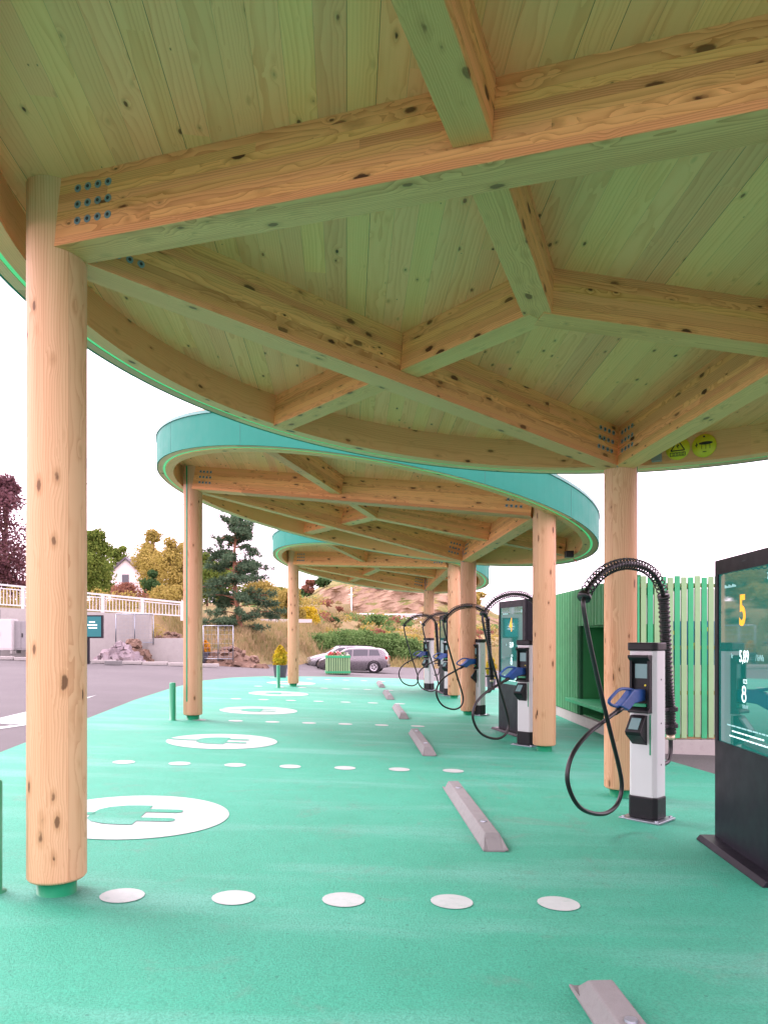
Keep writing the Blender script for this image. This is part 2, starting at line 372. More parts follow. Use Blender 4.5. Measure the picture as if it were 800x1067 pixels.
def tag(o, label, cat, group=None):
    o['label'] = label; o['category'] = cat
    if group: o['group'] = group
    return o
def thing(name, label, cat, loc=(0, 0, 0), rz=0.0, group=None):
    o = bpy.data.objects.new(name, None); COL.objects.link(o); o.empty_display_size = 0.1
    o.location = loc; o.rotation_euler = (0, 0, rz); return tag(o, label, cat, group)
def struct(o): o['kind'] = 'structure'; return o
def copy_tree(o, parent=None):
    c = o.copy(); COL.objects.link(c)
    if parent is not None: c.parent = parent
    for ch in list(o.children): copy_tree(ch, c)
    return c
def smooth_path(pts, sub=6):
    pts = [Vector(p) for p in pts]; out = []
    for i in range(len(pts) - 1):
        p0 = pts[max(i-1, 0)]; p1 = pts[i]; p2 = pts[i+1]; p3 = pts[min(i+2, len(pts)-1)]
        for k in range(sub):
            t = k / sub
            out.append(0.5 * ((2*p1) + (p2-p0)*t + (2*p0-5*p1+4*p2-p3)*t*t + (3*p1-p0-3*p2+p3)*t**3))
    out.append(pts[-1]); return out
_fonts = {}
def text_mesh(body, size, mat, name, parent, loc, rot, depth=0.001, sx=1.0, align='CENTER', bold=0.0):
    cu = bpy.data.curves.new('txt', 'FONT'); cu.body = body; cu.size = size; cu.extrude = depth; cu.align_x = align; cu.align_y = 'CENTER'; cu.offset = bold
    o = bpy.data.objects.new('txt', cu); COL.objects.link(o)
    dg = bpy.context.evaluated_depsgraph_get(); me = bpy.data.meshes.new_from_object(o.evaluated_get(dg))
    bpy.data.objects.remove(o); me.materials.clear(); me.materials.append(M[mat])
    for v in me.vertices: v.co.x *= sx
    r = bpy.data.objects.new(name, me); COL.objects.link(r); r.parent = parent; r.location = loc; r.rotation_euler = rot
    return r

# ------------------------------------------------------------------ ground
def lerp(a, b, t): return a + (b - a) * t
def yb_(x):
    if x < -9.8: return 32.4
    if x < -7: return lerp(32.4, 34.0, (x + 9.8) / 2.8)
    if x < -4.6: return lerp(34, 56, sst(-7, -4.6, x))
    return 56.0
def terr(x, y):
    b = zb(x, min(y, 62)); yb = yb_(x); d = y - yb
    if x > 9: return b - 0.06 + (max(0, d) * 0.03)
    if d < 0: return b - 0.06
    wl = 1 - sst(-10.6, -9.4, x); wr = sst(-7.5, -3.5, x); wm = max(0.0, 1 - wl - wr)
    left = 2.15 * min(1, d / 0.25) + 0.045 * d
    mid = 1.35 * sst(0, 6.0, d) + 0.03 * max(0, d - 3)
    right = 0.045 * d
    k = wl * left + wm * mid + wr * right
    n = mnoise.noise(Vector((x * 0.35, y * 0.35, 0))) * 0.25 * min(1, d / 3)
    return b - 0.06 + k + n
xs = sorted(set([-400, -250, -150, -100, -70, -50, -40] + [-32 + i * 1.0 for i in range(63)] + [-9.9, -9.7, 40, 60, 90, 140, 220, 400]))
ys = sorted(set([-120, -60, -30, -12, 0, 10, 20, 27] + [28 + i * 0.8 for i in range(56)] + [32.45, 32.7, 76, 82, 90, 100, 115, 135, 160, 190, 230, 280, 350, 480, 700]))
mb = MB(); nx = len(xs)
mb.add([(x, y, terr(x, y)) for y in ys for x in xs],
       [(j*nx+i, j*nx+i+1, (j+1)*nx+i+1, (j+1)*nx+i) for j in range(len(ys)-1) for i in range(nx-1)], smooth=True)
struct(mb.build('ground', 'terrain'))

mb = MB()
xs = [-60, -45, -34, -24] + [-23 + i for i in range(34)] + [13, 18, 25, 34]
ys = [-25, -10, 0, 10, 20, 26.9] + [27 + 1.0 * i for i in range(1, 31)]
nx = len(xs); fs = []
for j in range(len(ys)-1):
    for i in range(nx-1):
        cx = (xs[i] + xs[i+1]) / 2
        if ys[j+1] <= max(yb_(cx) - 0.3, 30) + (0.0 if cx < -7 else 0.6): fs.append((j*nx+i, j*nx+i+1, (j+1)*nx+i+1, (j+1)*nx+i))
mb.add([(x, y, zb(x, y)) for y in ys for x in xs], fs, smooth=True)
struct(mb.build('road', 'asphalt'))

# green coated bays
edge = [(-60, 812), (0, 785), (93, 748.5), (140, 730), (180, 717), (212, 709.5), (240, 706.5), (275, 705), (345, 705.5), (420, 707.5), (470, 711), (520, 718)]
poly = [G(*e) for e in edge]
pl = [Vector((p.x, p.y)) for p in poly]
right = [(4.05, 15.6), (3.42, 14.9), (3.42, 11.5), (3.35, 10.2), (3.75, 8.2), (4.6, 6.0), (5.4, 3.0), (6.0, -4)]
pl += [Vector(r) for r in right] + [Vector((-6.0, -4))]
PADZ = 0.010
mb = MB(); n = len(pl)
mb.add([(p.x, p.y, -HC - CS * p.x + PADZ) for p in pl] + [(p.x, p.y, -HC - CS * p.x - 0.02) for p in pl],
       [tuple(range(n))[::-1] if False else tuple(range(n))] + [(i, i+n, (i+1) % n+n, (i+1) % n) for i in range(n)])
o = struct(mb.build('pavement', 'pad'))
import bmesh as _bm
b = _bm.new(); b.from_mesh(o.data); _bm.ops.recalc_face_normals(b, faces=b.faces); b.to_mesh(o.data); b.free()

def pz(x, y, k=1): return -HC - CS * x + PADZ + 0.004 * k
def flat(polys, name, mat, k=1):
    mb = MB()
    for poly in polys:
        a = sum(poly[i][0]*poly[(i+1) % len(poly)][1] - poly[(i+1) % len(poly)][0]*poly[i][1] for i in range(len(poly)))
        if a < 0: poly = poly[::-1]
        mb.add([(x, y, pz(x, y, k)) for x, y in poly], [tuple(range(len(poly)))])
    return struct(mb.build(name, mat))
def grid(u, v): p = GU * u + GV * v; return (p.x, p.y)
ORIG = 0.0
for r in range(1, 7):
    for k in range(7):
        if r == 1 and k > 4: continue
        c = grid(4.05 * r, 1.13 - 0.573 * k)
        ph = rnd.random()
        flat([[(c[0] + 0.112*math.cos(t*math.pi/20)*(1+0.012*math.sin(3*t+ph)), c[1] + 0.112*math.sin(t*math.pi/20)) for t in range(40)]], 'road_marking', 'marking')
for r in range(1, 6):
    c = Vector((*grid(4.05 * (r + 0.5) - 0.27, -1.575), 0))
    def tr(a, b): p = c + GV * (a * 0.69) + GU * (b * 0.69); return (p.x, p.y)
    flat([[tr(math.cos(t*math.pi/32), math.sin(t*math.pi/32)) for t in range(64)]], 'road_marking', 'marking')
    body = [(-0.45, -0.07), (-0.44, -0.2), (-0.36, -0.33), (-0.2, -0.42), (-0.05, -0.44), (0.09, -0.44), (0.09, 0.44), (-0.05, 0.44), (-0.2, 0.42), (-0.36, 0.33), (-0.44, 0.2), (-0.45, 0.07)]
    def rr(x0, x1, y0): return [(x0, y0-.075), (x1-.05, y0-.075), (x1, y0-.04), (x1, y0+.04), (x1-.05, y0+.075), (x0, y0+.075)]
    cab = [(-0.42, -0.06), (-0.42, 0.06), (-0.7, 0.07), (-0.985, 0.16), (-0.995, 0.03), (-0.7, -0.05)]
    flat([[tr(*q) for q in body]] + [[tr(*q) for q in rr(0.09, 0.47, y)] for y in (-0.2, 0.2)] + [[tr(*q) for q in cab]], 'road_marking', 'pad', 2)
def flatpx(polys, name, mat):
    mb = MB()
    for poly in polys:
        g = [G(*p) for p in poly]
        a = sum(g[i].x*g[(i+1) % len(g)].y - g[(i+1) % len(g)].x*g[i].y for i in range(len(g)))
        if a < 0: g = g[::-1]
        mb.add([(p.x, p.y, p.z + 0.005) for p in g], [tuple(range(len(g)))])
    return struct(mb.build(name, mat))
flatpx([[(-40, 759), (0, 748.5), (101, 724.4), (60, 739), (30, 754), (11, 755.2), (-10, 753)], [(-30, 765), (0, 757.6), (35, 753.6), (34, 755), (0, 760)]], 'road_marking', 'marking')

# ------------------------------------------------------------------ canopies
def seg_ring(mb, cx, cy, soff, prof, N=128, mi=0, lx=0, ly=0, lz=0):
    n = len(prof); vs = []; wc = []; fs = []
    rm = sum(p[0] for p in prof) / n
    for i in range(N + 1):
        a = 2 * math.pi * i / N
        for r, dz in prof:
            x = cx + r*math.cos(a); y = cy + r*math.sin(a)
            vs.append((x - lx, y - ly, soff(x, y) + dz - lz)); wc.append((a * rm, r - rm, dz + 0.33))
    for i in range(N):
        for k in range(n):
            l = (k + 1) % n
            fs.append((i*n+k, i*n+l, (i+1)*n+l, (i+1)*n+k))
    mb.add(vs, fs, mi, smooth=False, wc=wc)

def canopy(c, R, z0, a, b, cols, N, label, strip, DR=0.31):
    cx, cy = c
    soff = lambda x, y: z0 + a*(x-cx) + b*(y-cy)
    root = thing('canopy', label, 'canopy', (cx, cy, zb(cx, cy)), 0, 'round timber canopies over the charging bays')
    L = root.location.copy()
    nrm = Vector((-a, -b, 1)).normalized()
    # deck
    mb = MB(); n = 128; r = R - 0.05
    ring = [(cx + r*math.cos(2*math.pi*i/n), cy + r*math.sin(2*math.pi*i/n)) for i in range(n)]
    low = [(x-L.x, y-L.y, soff(x, y)-L.z) for x, y in ring]; top = [(x-L.x, y-L.y, soff(x, y)+0.17-L.z) for x, y in ring]
    w = [(Vector((x, y, 0)).dot(GU), 0, Vector((x, y, 0)).dot(GV)) for x, y in ring]
    mb.add(low + top, [tuple(range(n))[::-1], tuple(range(n, 2*n))] + [(i, (i+1) % n, (i+1) % n+n, i+n) for i in range(n)], wc=w + w)
    mb.build('roof_deck', 'deck', root)
    def rg(name, prof, mat, N=128):
        m2 = MB(); seg_ring(m2, cx, cy, soff, prof, N, 0, L.x, L.y, L.z); o = m2.build(name, mat, root)
        for p in o.data.polygons: p.use_smooth = False
        return o
    def rect(r0, r1, z0_, z1): return [(r0, z0_), (r0, z1), (r1, z1), (r1, z0_)]
    rg('ring_beam', rect(R-0.235, R-0.125, -DR, 0.003), 'ring')
    rg('light_strip', rect(R-0.122, R-0.090, 0.008-DR, 0.05-DR), 'led')
    rg('trim', rect(R-0.088, R-0.016, 0.004-DR, 0.12-DR), 'trim')
    rg('flashing', rect(R-0.06, R+0.012, 0.093, 0.13), 'turq_light', 160)
    m2 = MB(); seg_ring(m2, cx, cy, soff, rect(R-0.014, R, 0.001-DR, 0.09), 160, 0, L.x, L.y, L.z)
    for i in range(14):                                 # panel joints
        t = 2*math.pi*(i+0.37)/14
        x, y = cx + R*math.cos(t), cy + R*math.sin(t)
        mt = Matrix.Translation(Vector((x, y, soff(x, y))) - L) @ Matrix.Rotation(t, 4, 'Z')
        m2.box((-0.004, -0.0025, 0.01-DR), (0.0015, 0.0025, 0.088), 1, mt)
    m2.build('fascia', ['turq', 'seam'], root)
    # posts
    for i, (x, y) in enumerate(cols):
        zg = zb(x, y); h = soff(x, y) + 0.02 - zg; rad = 0.147
        m2 = MB(); prof = [(0.0, 0.085), (rad-0.012, 0.085), (rad, 0.1), (rad, h)]
        seg = 48; vs = []; wcs = []; fs = []
        for q in range(seg):
            t = 2*math.pi*q/seg
            for r_, z_ in prof: vs.append((r_*math.cos(t), r_*math.sin(t), z_)); wcs.append((z_, r_*math.cos(t), r_*math.sin(t) + 0.03))
        k = len(prof)
        for q in range(seg):
            for e in range(k-1): fs.append((q*k+e, ((q+1) % seg)*k+e, ((q+1) % seg)*k+e+1, q*k+e+1))
        m2.add(vs, fs, 0, True, wcs)
        post = m2.build('column', 'column', root, Vector((x, y, zg)) - L)
        if i in strip:
            t = strip[i]
            m3 = MB(); m3.box((rad-0.008, -0.013, 0.3), (rad+0.004, 0.013, h-0.02), 0, Matrix.Rotation(t, 4, 'Z')); m3.build('strip', 'green_paint', post)
        m3 = MB(); m3.lathe([(0.0, 0.088), (0.098, 0.088), (0.098, 0.0), (0.115, -0.0), (0.115, -0.03)][::-1], 28); m3.build('foot', 'green_paint', post)
    # beams
    def beam(p, q, w, h, s0, s1, name, bolts=False, mat='beam'):
        A = Vector((p[0], p[1], soff(*p))); B = Vector((q[0], q[1], soff(*q)))
        d = (B - A); ln = d.length; d.normalize()
        A2 = A + d*s0; ln = ln - s0 - s1
        yv = nrm.cross(d).normalized()
        mt = Matrix((( d.x, yv.x, nrm.x, A2.x), (d.y, yv.y, nrm.y, A2.y), (d.z, yv.z, nrm.z, A2.z), (0, 0, 0, 1)))
        m2 = MB(); m2.box((0, -w/2, -h), (ln, w/2, 0.003))
        if bolts:
            for e in (0, 1):
                for sd in (-1, 1):
                    for ci in range(4):
                        for ri in range(3):
                            xx = 0.13 + 0.063*ci + 0.012*(ri - 1) * 0.6; xx = xx if e == 0 else ln - xx
                            zz = -0.075 - 0.085*ri
                            m2.disc((xx, sd*w/2, zz), 0.02, (0, sd, 0), 1, 12, 0.003)
                            m2.disc((xx, sd*(w/2+0.0032), zz), 0.009, (0, sd, 0), 2, 8, 0.002)
        o = m2.build(name, [mat, 'bolt', 'darkbolt'], root, bevel=0.004 if not bolts else 0.0)
        o.matrix_local = Matrix.Translation(-L) @ mt
        return o
    Lc, NR, FR = [Vector(p) for p in cols]
    HB = 0.355
    for (p, q) in ((Lc, NR), (Lc, FR), (FR, NR)):
        beam(p, q, 0.18, HB, 0.11, 0.11, 'beam', True)
    Nn = Vector(N)
    for i, (p, q) in enumerate(((Lc, NR), (Lc, FR), (FR, NR))):
        d = (q - p).normalized(); f = p + d * (Nn - p).dot(d)
        out = (f - Nn).normalized()
        hh = 0.27 + 0.003*i
        beam(Nn, f, 0.165 - 0.002*i, hh, -0.07 if i == 0 else 0.0, 0.095, 'rafter')
        # to the ring
        k = f - Vector(c); bq = k.dot(out); cc = k.length_squared - (R-0.23)**2
        t = -bq + math.sqrt(max(0, bq*bq - cc))
        beam(f, f + out*t, 0.165, 0.27, 0.095, 0.0, 'rafter')
    # steel slot plate on each post head
    for i, (x, y) in enumerate(cols):
        v = (Nn - Vector((x, y))).normalized(); t = math.atan2(v.y, v.x)
        m2 = MB(); m2.box((0.0, -0.004, -HB+0.01), (0.2, 0.004, -0.004), 0, Matrix.Rotation(t, 4, 'Z'))
        m2.build('steel_plate', 'steel', root, Vector((x, y, soff(x, y))) - L)
    return root, soff

c1, soff1 = canopy((1.13, 4.40), 3.34, 2.125, -0.063, -0.06, [(-1.71, 4.02), (2.93, 2.2), (2.19, 7.12)], (0.92, 4.5),
    'large round timber canopy overhead with bolted beams and green edge light', {2: -0.35}, 0.255)
c2, soff2 = canopy((-0.09, 12.0), 3.32, 2.165, -0.175, -0.05, [(-3.0, 12.07), (2.07, 9.93), (1.58, 14.4)], (-0.12, 12.2),
    'second round timber canopy showing its turquoise rim, behind the overhead one', {0: -2.0})
c3, soff3 = canopy((-0.08, 20.04), 2.80, 2.05, -0.129, -0.108, [(-2.43, 20.6), (1.67, 18.35), (1.28, 21.9)], (-0.1, 20.1),
    'farthest and smallest-looking round canopy with turquoise rim, near the parked cars', {})

# small boxes fixed on the ring of a canopy
def ring_pt(c, R, soff, ang, dz): x = c[0] + R*math.cos(ang); y = c[1] + R*math.sin(ang); return Vector((x, y, soff(x, y) + dz))
def on_ring(root, p, size, mat, name):
    ang = math.atan2(p.y - root.location.y, p.x - root.location.x)
    m2 = MB(); m2.box(tuple(-s/2 for s in size), tuple(s/2 for s in size), 0, Matrix.Rotation(ang, 4, 'Z'))
    return m2.build(name, mat, root, p - root.location, bevel=0.006)
def ang_at(c, R, px):
    best = None
    for i in range(3600):
        t = i * math.pi / 1800; x = c[0] + R*math.cos(t); y = c[1] + R*math.sin(t)
        if y > c[1] and y > 0.3:
            e = abs(400 + 800*x/y - px)
            if best is None or e < best[0]: best = (e, t)
    return best[1]
t = ang_at((1.13, 4.40), 3.08, 684); on_ring(c1, ring_pt((1.13, 4.40), 3.08, soff1, t, -0.19), (0.05, 0.09, 0.09), 'grey', 'junction_box')
t = ang_at((-0.11, 12.0), 3.0, 606); on_ring(c2, ring_pt((-0.11, 12.0), 3.0, soff2, t, -0.34), (0.12, 0.14, 0.1), 'black', 'camera_housing')

def round_sign(px, kind, label):
    t = ang_at((1.13, 4.40), 3.097, px); p = ring_pt((1.13, 4.40), 3.097, soff1, t, -0.125)
    root = thing('warning_sign', label, 'sign', p, t + math.pi, 'yellow round signs on the ring beam')
    m2 = MB(); m2.lathe([(0, 0.0), (0.105, 0.0), (0.105, 0.006), (0, 0.006)], 36, axis='x'); m2.build('disc', 'yellow', root)
    m2 = MB()                                            # print: y to the right seen from +x is -y
    X = (0.0062, 0.0085)
    def q(poly): m2.prism([(-a, b) for a, b in poly], X[0], X[1], 'x')
    def line(a, b, w):
        d = (Vector(b) - Vector(a)).normalized(); nn = Vector((-d.y, d.x)) * w/2
        q([tuple(Vector(a)+nn), tuple(Vector(b)+nn), tuple(Vector(b)-nn), tuple(Vector(a)-nn)])
    if kind == 0:
        for a, b in (((-.06, -.02), (.06, -.02)), ((.06, -.02), (0, .078)), ((0, .078), (-.06, -.02))): line(a, b, 0.009)
        q([(0.006, .052), (-.014, .018), (.0, .02), (-.006, -.006), (.014, .028), (.0, .026)])
        for a, b in (((-.065, -.038), (.065, -.038)), ((-.065, -.07), (.065, -.07)), ((-.065, -.038), (-.065, -.07)), ((.065, -.038), (.065, -.07))): line(a, b, 0.004)
        for r_ in range(2):
            x = -.055
            while x < .05:
                w_ = 0.012 + 0.016*((x*77) % 1); line((x, -.047 - .013*r_), (x+w_, -.047 - .013*r_), 0.005); x += w_ + 0.006
    else:
        q([(0.06*math.cos(k*math.pi/12) - .015, 0.022 + 0.014*math.sin(k*math.pi/12)) for k in range(24)])
        for x in (-.05, -.015, .02): line((x, .015), (x, -.03), 0.004)
        q([(.066, .04), (.052, .008), (.064, .01), (.058, -.015), (.078, .014), (.067, .014)])
        line((-.02, -.055), (.012, -.055), 0.006); q([(0.009*math.cos(k*math.pi/6) + 0.0, 0.082 + 0.009*math.sin(k*math.pi/6)) for k in range(12)])
    m2.build('pictogram', 'signblack', root)
round_sign(706, 0, 'round yellow sign with a black lightning bolt triangle on the ring beam')
round_sign(733, 1, 'round yellow sign with a black canopy drawing beside the lightning triangle sign')

# ------------------------------------------------------------------ wheel stops
def wheel_stop(u, v, label):
    c = grid(u, v); root = thing('wheel_stop', label, 'wheel stop', (c[0], c[1], pz(c[0], c[1], 0)), math.atan2(GU.y, GU.x), 'concrete wheel stops')
    m2 = MB(); l = 1.08; w = 0.085; h = 0.09
    sec = [(-w, 0), (w, 0), (w, 0.02), (0.048, h), (-0.048, h), (-w, 0.02)]
    st = [(-l, 1, 0.02), (-l+0.14, 1, 1), (l-0.14, 1, 1), (l, 1, 0.02)]
    vs = []
    for x, ws, hs in st:
        for y, z in sec: vs.append((x, y*ws, max(0, z*hs if z > 0.021 else min(z, 0.02))))
    k = 6; fs = []
    for i in range(3):
        for j in range(6): fs.append((i*k+j, i*k+(j+1) % k, (i+1)*k+(j+1) % k, (i+1)*k+j))
    fs += [tuple(range(k))[::-1], tuple(range(3*k, 4*k))]
    m2.add(vs, [f[::-1] for f in fs]); m2.build('block', 'stopgrey', root, bevel=0.008)
    for x in (-0.62, 0.62):
        m2 = MB(); m2.lathe([(0, 0.008), (0.022, 0.008), (0.024, 0.0)], 14, 0, (x, 0, h), smooth=False); m2.build('fixing_bolt', 'steel', root)
    return root
NAMES = ['concrete wheel stop at the bottom picture edge, nearest of its row', 'long grey concrete wheel stop in front of the nearest charging post', 'grey wheel stop level with the post beside the 4 display',
         'fourth wheel stop counted from the near end of the row', 'short-looking fifth wheel stop near the far canopy', 'farthest tiny wheel stop at the far edge of the green paving']
for i in range(6):
    wheel_stop(2.06 + 4.05*i - (0.06 if i == 0 else 0), 0.985 if i else 0.985, NAMES[i])

# ------------------------------------------------------------------ bollards
for (px, py, lab) in ((-8, 931, 'green bollard cut by the left picture edge beside the near column'), (180, 751, 'slim green bollard beside the turquoise canopy\'s left column'), (290, 717, 'distant green bollard beside the potted yellow conifer')):
    g = G(px, py); m2 = MB()
    m2.lathe([(0.07, 0), (0.07, 0.012), (0.049, 0.014), (0.049, 0.575), (0.043, 0.588), (0, 0.592)], 24)
    tag(m2.build('bollard', 'green_paint', None, g), lab, 'bollard', 'green bollards along the paving edge')

# ------------------------------------------------------------------ charging posts
FD = Vector((-math.cos(R_(45)), -math.sin(R_(45)), 0))
P1 = Vector((2.12, 6.2, 0)); P1.z = zb(P1.x, P1.y) + PADZ
def loc_of(px, py):
    """point of the cable plane of the first post, in its own axes (front, height)"""
    k = (px - 400) / 800
    s_ = (P1.x - k*P1.y) / (-FD.x + k*FD.y) * 1.0
    y = P1.y + FD.y*s_
    return (s_, -(py - C0)/800*y - P1.z)
def post_proto():
    root = thing('charging_post', '', 'charger', P1, math.atan2(FD.y, FD.x), 'electric car charging posts')
    # body: x front, y towards the camera
    hw, fd = 0.115, 0.085
    sec = [(fd, -hw+.02), (fd, hw-0.03), (fd-0.03, hw), (-fd, hw), (-fd, -hw), (fd-.02, -hw)]
    m2 = MB(); m2.prism(sec, 0.19, 1.36); m2.build('body', 'alu', root, bevel=0.006)
    big = [(x*1.05 + 0.002, y*1.05) for x, y in sec]
    m2 = MB(); m2.prism(big, 0.02, 0.19); m2.build('plinth', 'black', root, bevel=0.006)
    m2 = MB(); m2.box((-0.15, -0.17, 0.0), (0.15, 0.17, 0.016))
    for sx in (-.125, .125):
        for sy in (-.14, .14): m2.lathe([(0, .012), (.014, .012), (.016, 0)], 8, 0, (sx, sy, .016), False)
    m2.build('base_plate', 'steel', root, bevel=0.003)
    cap = [(x*1.12 + 0.008, y*1.1) for x, y in sec]
    m2 = MB(); m2.prism(cap, 1.36, 1.425); m2.build('cap', 'black', root, bevel=0.01)
    # holster
    h = MB()
    h.box((fd-.004, -0.085, 0.87), (fd+0.012, 0.085, 1.32))
    h.box((fd+.01, 0.064, 0.90), (fd+0.045, 0.085, 1.29))
    h.box((fd+.01, -0.085, 0.90), (fd+0.045, -0.064, 1.29))
    h.prism([(fd+.01, 1.25), (fd+.075, 1.305), (fd+.075, 1.325), (fd-.004, 1.325)], -0.087, 0.087, 'y')
    h.prism([(fd+.01, 0.93), (fd+.07, 0.885), (fd+.07, 0.865), (fd-.004, 0.865)], -0.087, 0.087, 'y')
    ho = h.build('holster', 'black', root, bevel=0.004)
    m2 = MB(); m2.box((fd+.012, -0.05, 1.14), (fd+.0155, 0.05, 1.255)); m2.build('screen', 'screen', ho)
    m2 = MB(); m2.disc((fd+.012, 0.035, 1.085), 0.008, (1, 0, 0), 0, 12, .004); m2.build('button', 'yellow', ho)
    m2 = MB(); m2.box((fd+.012, -0.055, 0.915), (fd+.05, 0.055, 0.94)); m2.build('drip_tray', 'green_paint', ho)
    # card reader wedge
    w = MB(); w.prism([(fd-.004, 0.845), (fd+0.03, 0.845), (fd+0.125, 0.72), (fd+0.11, 0.69), (fd-.004, 0.605)], -0.085, 0.045, 'y')
    wo = w.build('card_reader', 'black', root, bevel=0.006)
    m2 = MB(); d = Vector((0.095, 0, -0.125)).normalized(); nn = Vector((0.125, 0, 0.095)).normalized()
    m2.box((0.03, -0.06, 0.001), (0.135, 0.02, 0.004), 0, Matrix(((d.x, 0, nn.x, fd+0.03), (0, 1, 0, 0), (d.z, 0, nn.z, 0.845), (0, 0, 0, 1))))
    m2.build('reader_window', 'screen', wo)
    m2 = MB(); m2.box((fd-0.003, hw-0.052, 0.53), (fd+0.001, hw-0.040, 0.85))
    for k in range(30): m2.box((fd+0.0015, hw-0.052, 0.535 + k*0.0105), (fd+0.003, hw-0.040, 0.535 + k*0.0105 + 0.007))
    m2.build('indicator_strip', 'green_paint', root)
    # screws on the side
    for z in (0.45, 0.78, 1.13):
        m2 = MB(); m2.disc((-0.01, hw, z), 0.007, (0, 1, 0), 0, 10, .002); m2.build('screw', 'darkbolt', root)
    # hose mast behind
    def L(px, py): a, z = loc_of(px, py); return Vector((a, 0, z))
    mast = [L(*p) for p in ((698.3, 765), (697.5, 740), (695, 710), (693, 665), (691.0, 622))]
    mp = smooth_path(mast, 40); m2 = MB()
    m2.tube(mp, [0.039 if (i % 4) < 2 else 0.048 for i in range(len(mp))], 14, smooth=False)
    m2.build('corrugated_sleeve', 'rubber', root)
    arc = smooth_path([L(*p) for p in ((691.0, 622), (688, 611), (681, 599), (669, 590.5), (650, 587.6), (630, 594.5), (615, 609.5), (608.4, 622))], 10)
    m2 = MB(); m2.tube(arc, 0.019, 10)
    fine = smooth_path(arc, 7); tot = 0.0; hel = []; ax = Vector((0, 1, 0))
    for i in range(len(fine) - 1):
        tt = (fine[i+1] - fine[i]); tot += tt.length; tt.normalize(); n1 = ax.cross(tt)
        ph = 2*math.pi*tot/0.046
        hel.append(fine[i] + (ax*math.cos(ph) + n1*math.sin(ph))*0.043)
    m2.tube(hel, 0.0058, 6)
    for e in (0, len(arc)-1):
        tt = (arc[min(e+1, len(arc)-1)] - arc[max(e-1, 0)]).normalized()
        m2.tube([arc[e] - tt*0.014, arc[e] + tt*0.014], 0.05, 14)
    m2.build('spring_guard', 'rubber', root)
    cab = smooth_path([L(*p) for p in ((608.4, 622), (606, 632), (610.5, 665), (619.5, 710), (631.5, 761), (642, 803), (644.6, 822), (641, 838), (632, 847), (620, 848), (607, 842), (598, 827), (594.6, 808), (600, 786), (614, 766), (630, 752), (642, 741.5))], 8)
    cab = [p + Vector((0, 0.03*math.sin(math.pi*i/(len(cab)-1)*2), 0)) for i, p in enumerate(cab)]
    m2 = MB(); m2.tube(cab, 0.0165, 12); m2.build('cable', 'rubber', root)
    # bracket with two clamps
    m2 = MB()
    a0 = L(698, 748); a1 = L(698.3, 762.0)
    for z in (0.72, 0.86):
        m2.lathe([(0.04, -.018), (0.062, -.018), (0.062, .018), (0.04, .018), (0.04, -.018)], 18, 0, (a1.x + 0.004, 0, z - 0.0), smooth=False)
        m2.box((-fd-0.01, -0.02, z-.014), (a1.x+0.05, 0.02, z+.014)) if a1.x+0.05 < -fd-0.01 else m2.box((a1.x+0.05, -0.02, z-.014), (-fd+0.002, 0.02, z+.014))
    m2.box((-fd-0.03, -0.03, 0.69), (-fd+0.002, 0.03, 0.89))
    m2.build('bracket', 'black', root, bevel=0.003)
    m2 = MB(); b0 = mast[0]
    m2.lathe([(0.0, 0.0), (0.035, 0.0), (0.035, 0.04), (0, 0.04)], 14, 0, (b0.x, 0, b0.z-0.045)); m2.build('gland', 'brass', root)
    m2 = MB(); m2.tube(smooth_path([(b0.x, 0, b0.z-0.04), (b0.x, 0, b0.z-0.13), (b0.x+0.03, 0, b0.z-0.2), (b0.x+0.09, 0, b0.z-0.235), (-fd+0.003, 0, b0.z-0.24)], 6), 0.019, 10)
    m2.build('feed_cable', 'rubber', root)
    # plug
    Z = lambda zx, zy: L(570 + zx/3.335, 560 + zy/3.335)
    def P2(zx, zy): v = Z(zx, zy); return (v.x, v.z)
    pl = MB(); pl.prism([P2(*q) for q in ((348, 526), (348, 563), (312, 570), (291, 577), (270, 602), (240, 585), (263, 560), (288, 527))], -0.034, 0.034, 'y')
    po = pl.build('plug', 'blueplug', root, bevel=0.011, seg=3)
    m2 = MB(); m2.tube(smooth_path([Z(*q) for q in ((300, 532), (275, 526), (250, 529), (228, 549), (214, 568), (220, 580), (236, 586), (254, 588))], 6), 0.0125, 10); m2.build('grip', 'blueplug', po)
    m2 = MB(); m2.tube([Z(262, 584), Z(249, 598), Z(236, 611)], [0.03, 0.026, 0.018], 12); m2.build('strain_relief', 'rubber', po)
    return root
POSTS = [(2.12, 6.2), (1.94, 10.4), (1.755, 14.4), (1.62, 19.0), (1.22, 20.9)]
PL = ['silver charging post with blue plug standing before the nearest right column', 'silver charging post half hidden by a timber column, in front of the 4 display', 'silver charging post with tall cable loop standing alone left of the 4 display',
      'charging post mostly hidden by the far canopy column, before the narrow far display', 'farthest charging post with the leftmost cable loop']
proto = post_proto()
for i, (x, y) in enumerate(POSTS):
    o = proto if i == 0 else copy_tree(proto)
    o.location = (x, y, zb(x, y) + PADZ); o['label'] = PL[i]

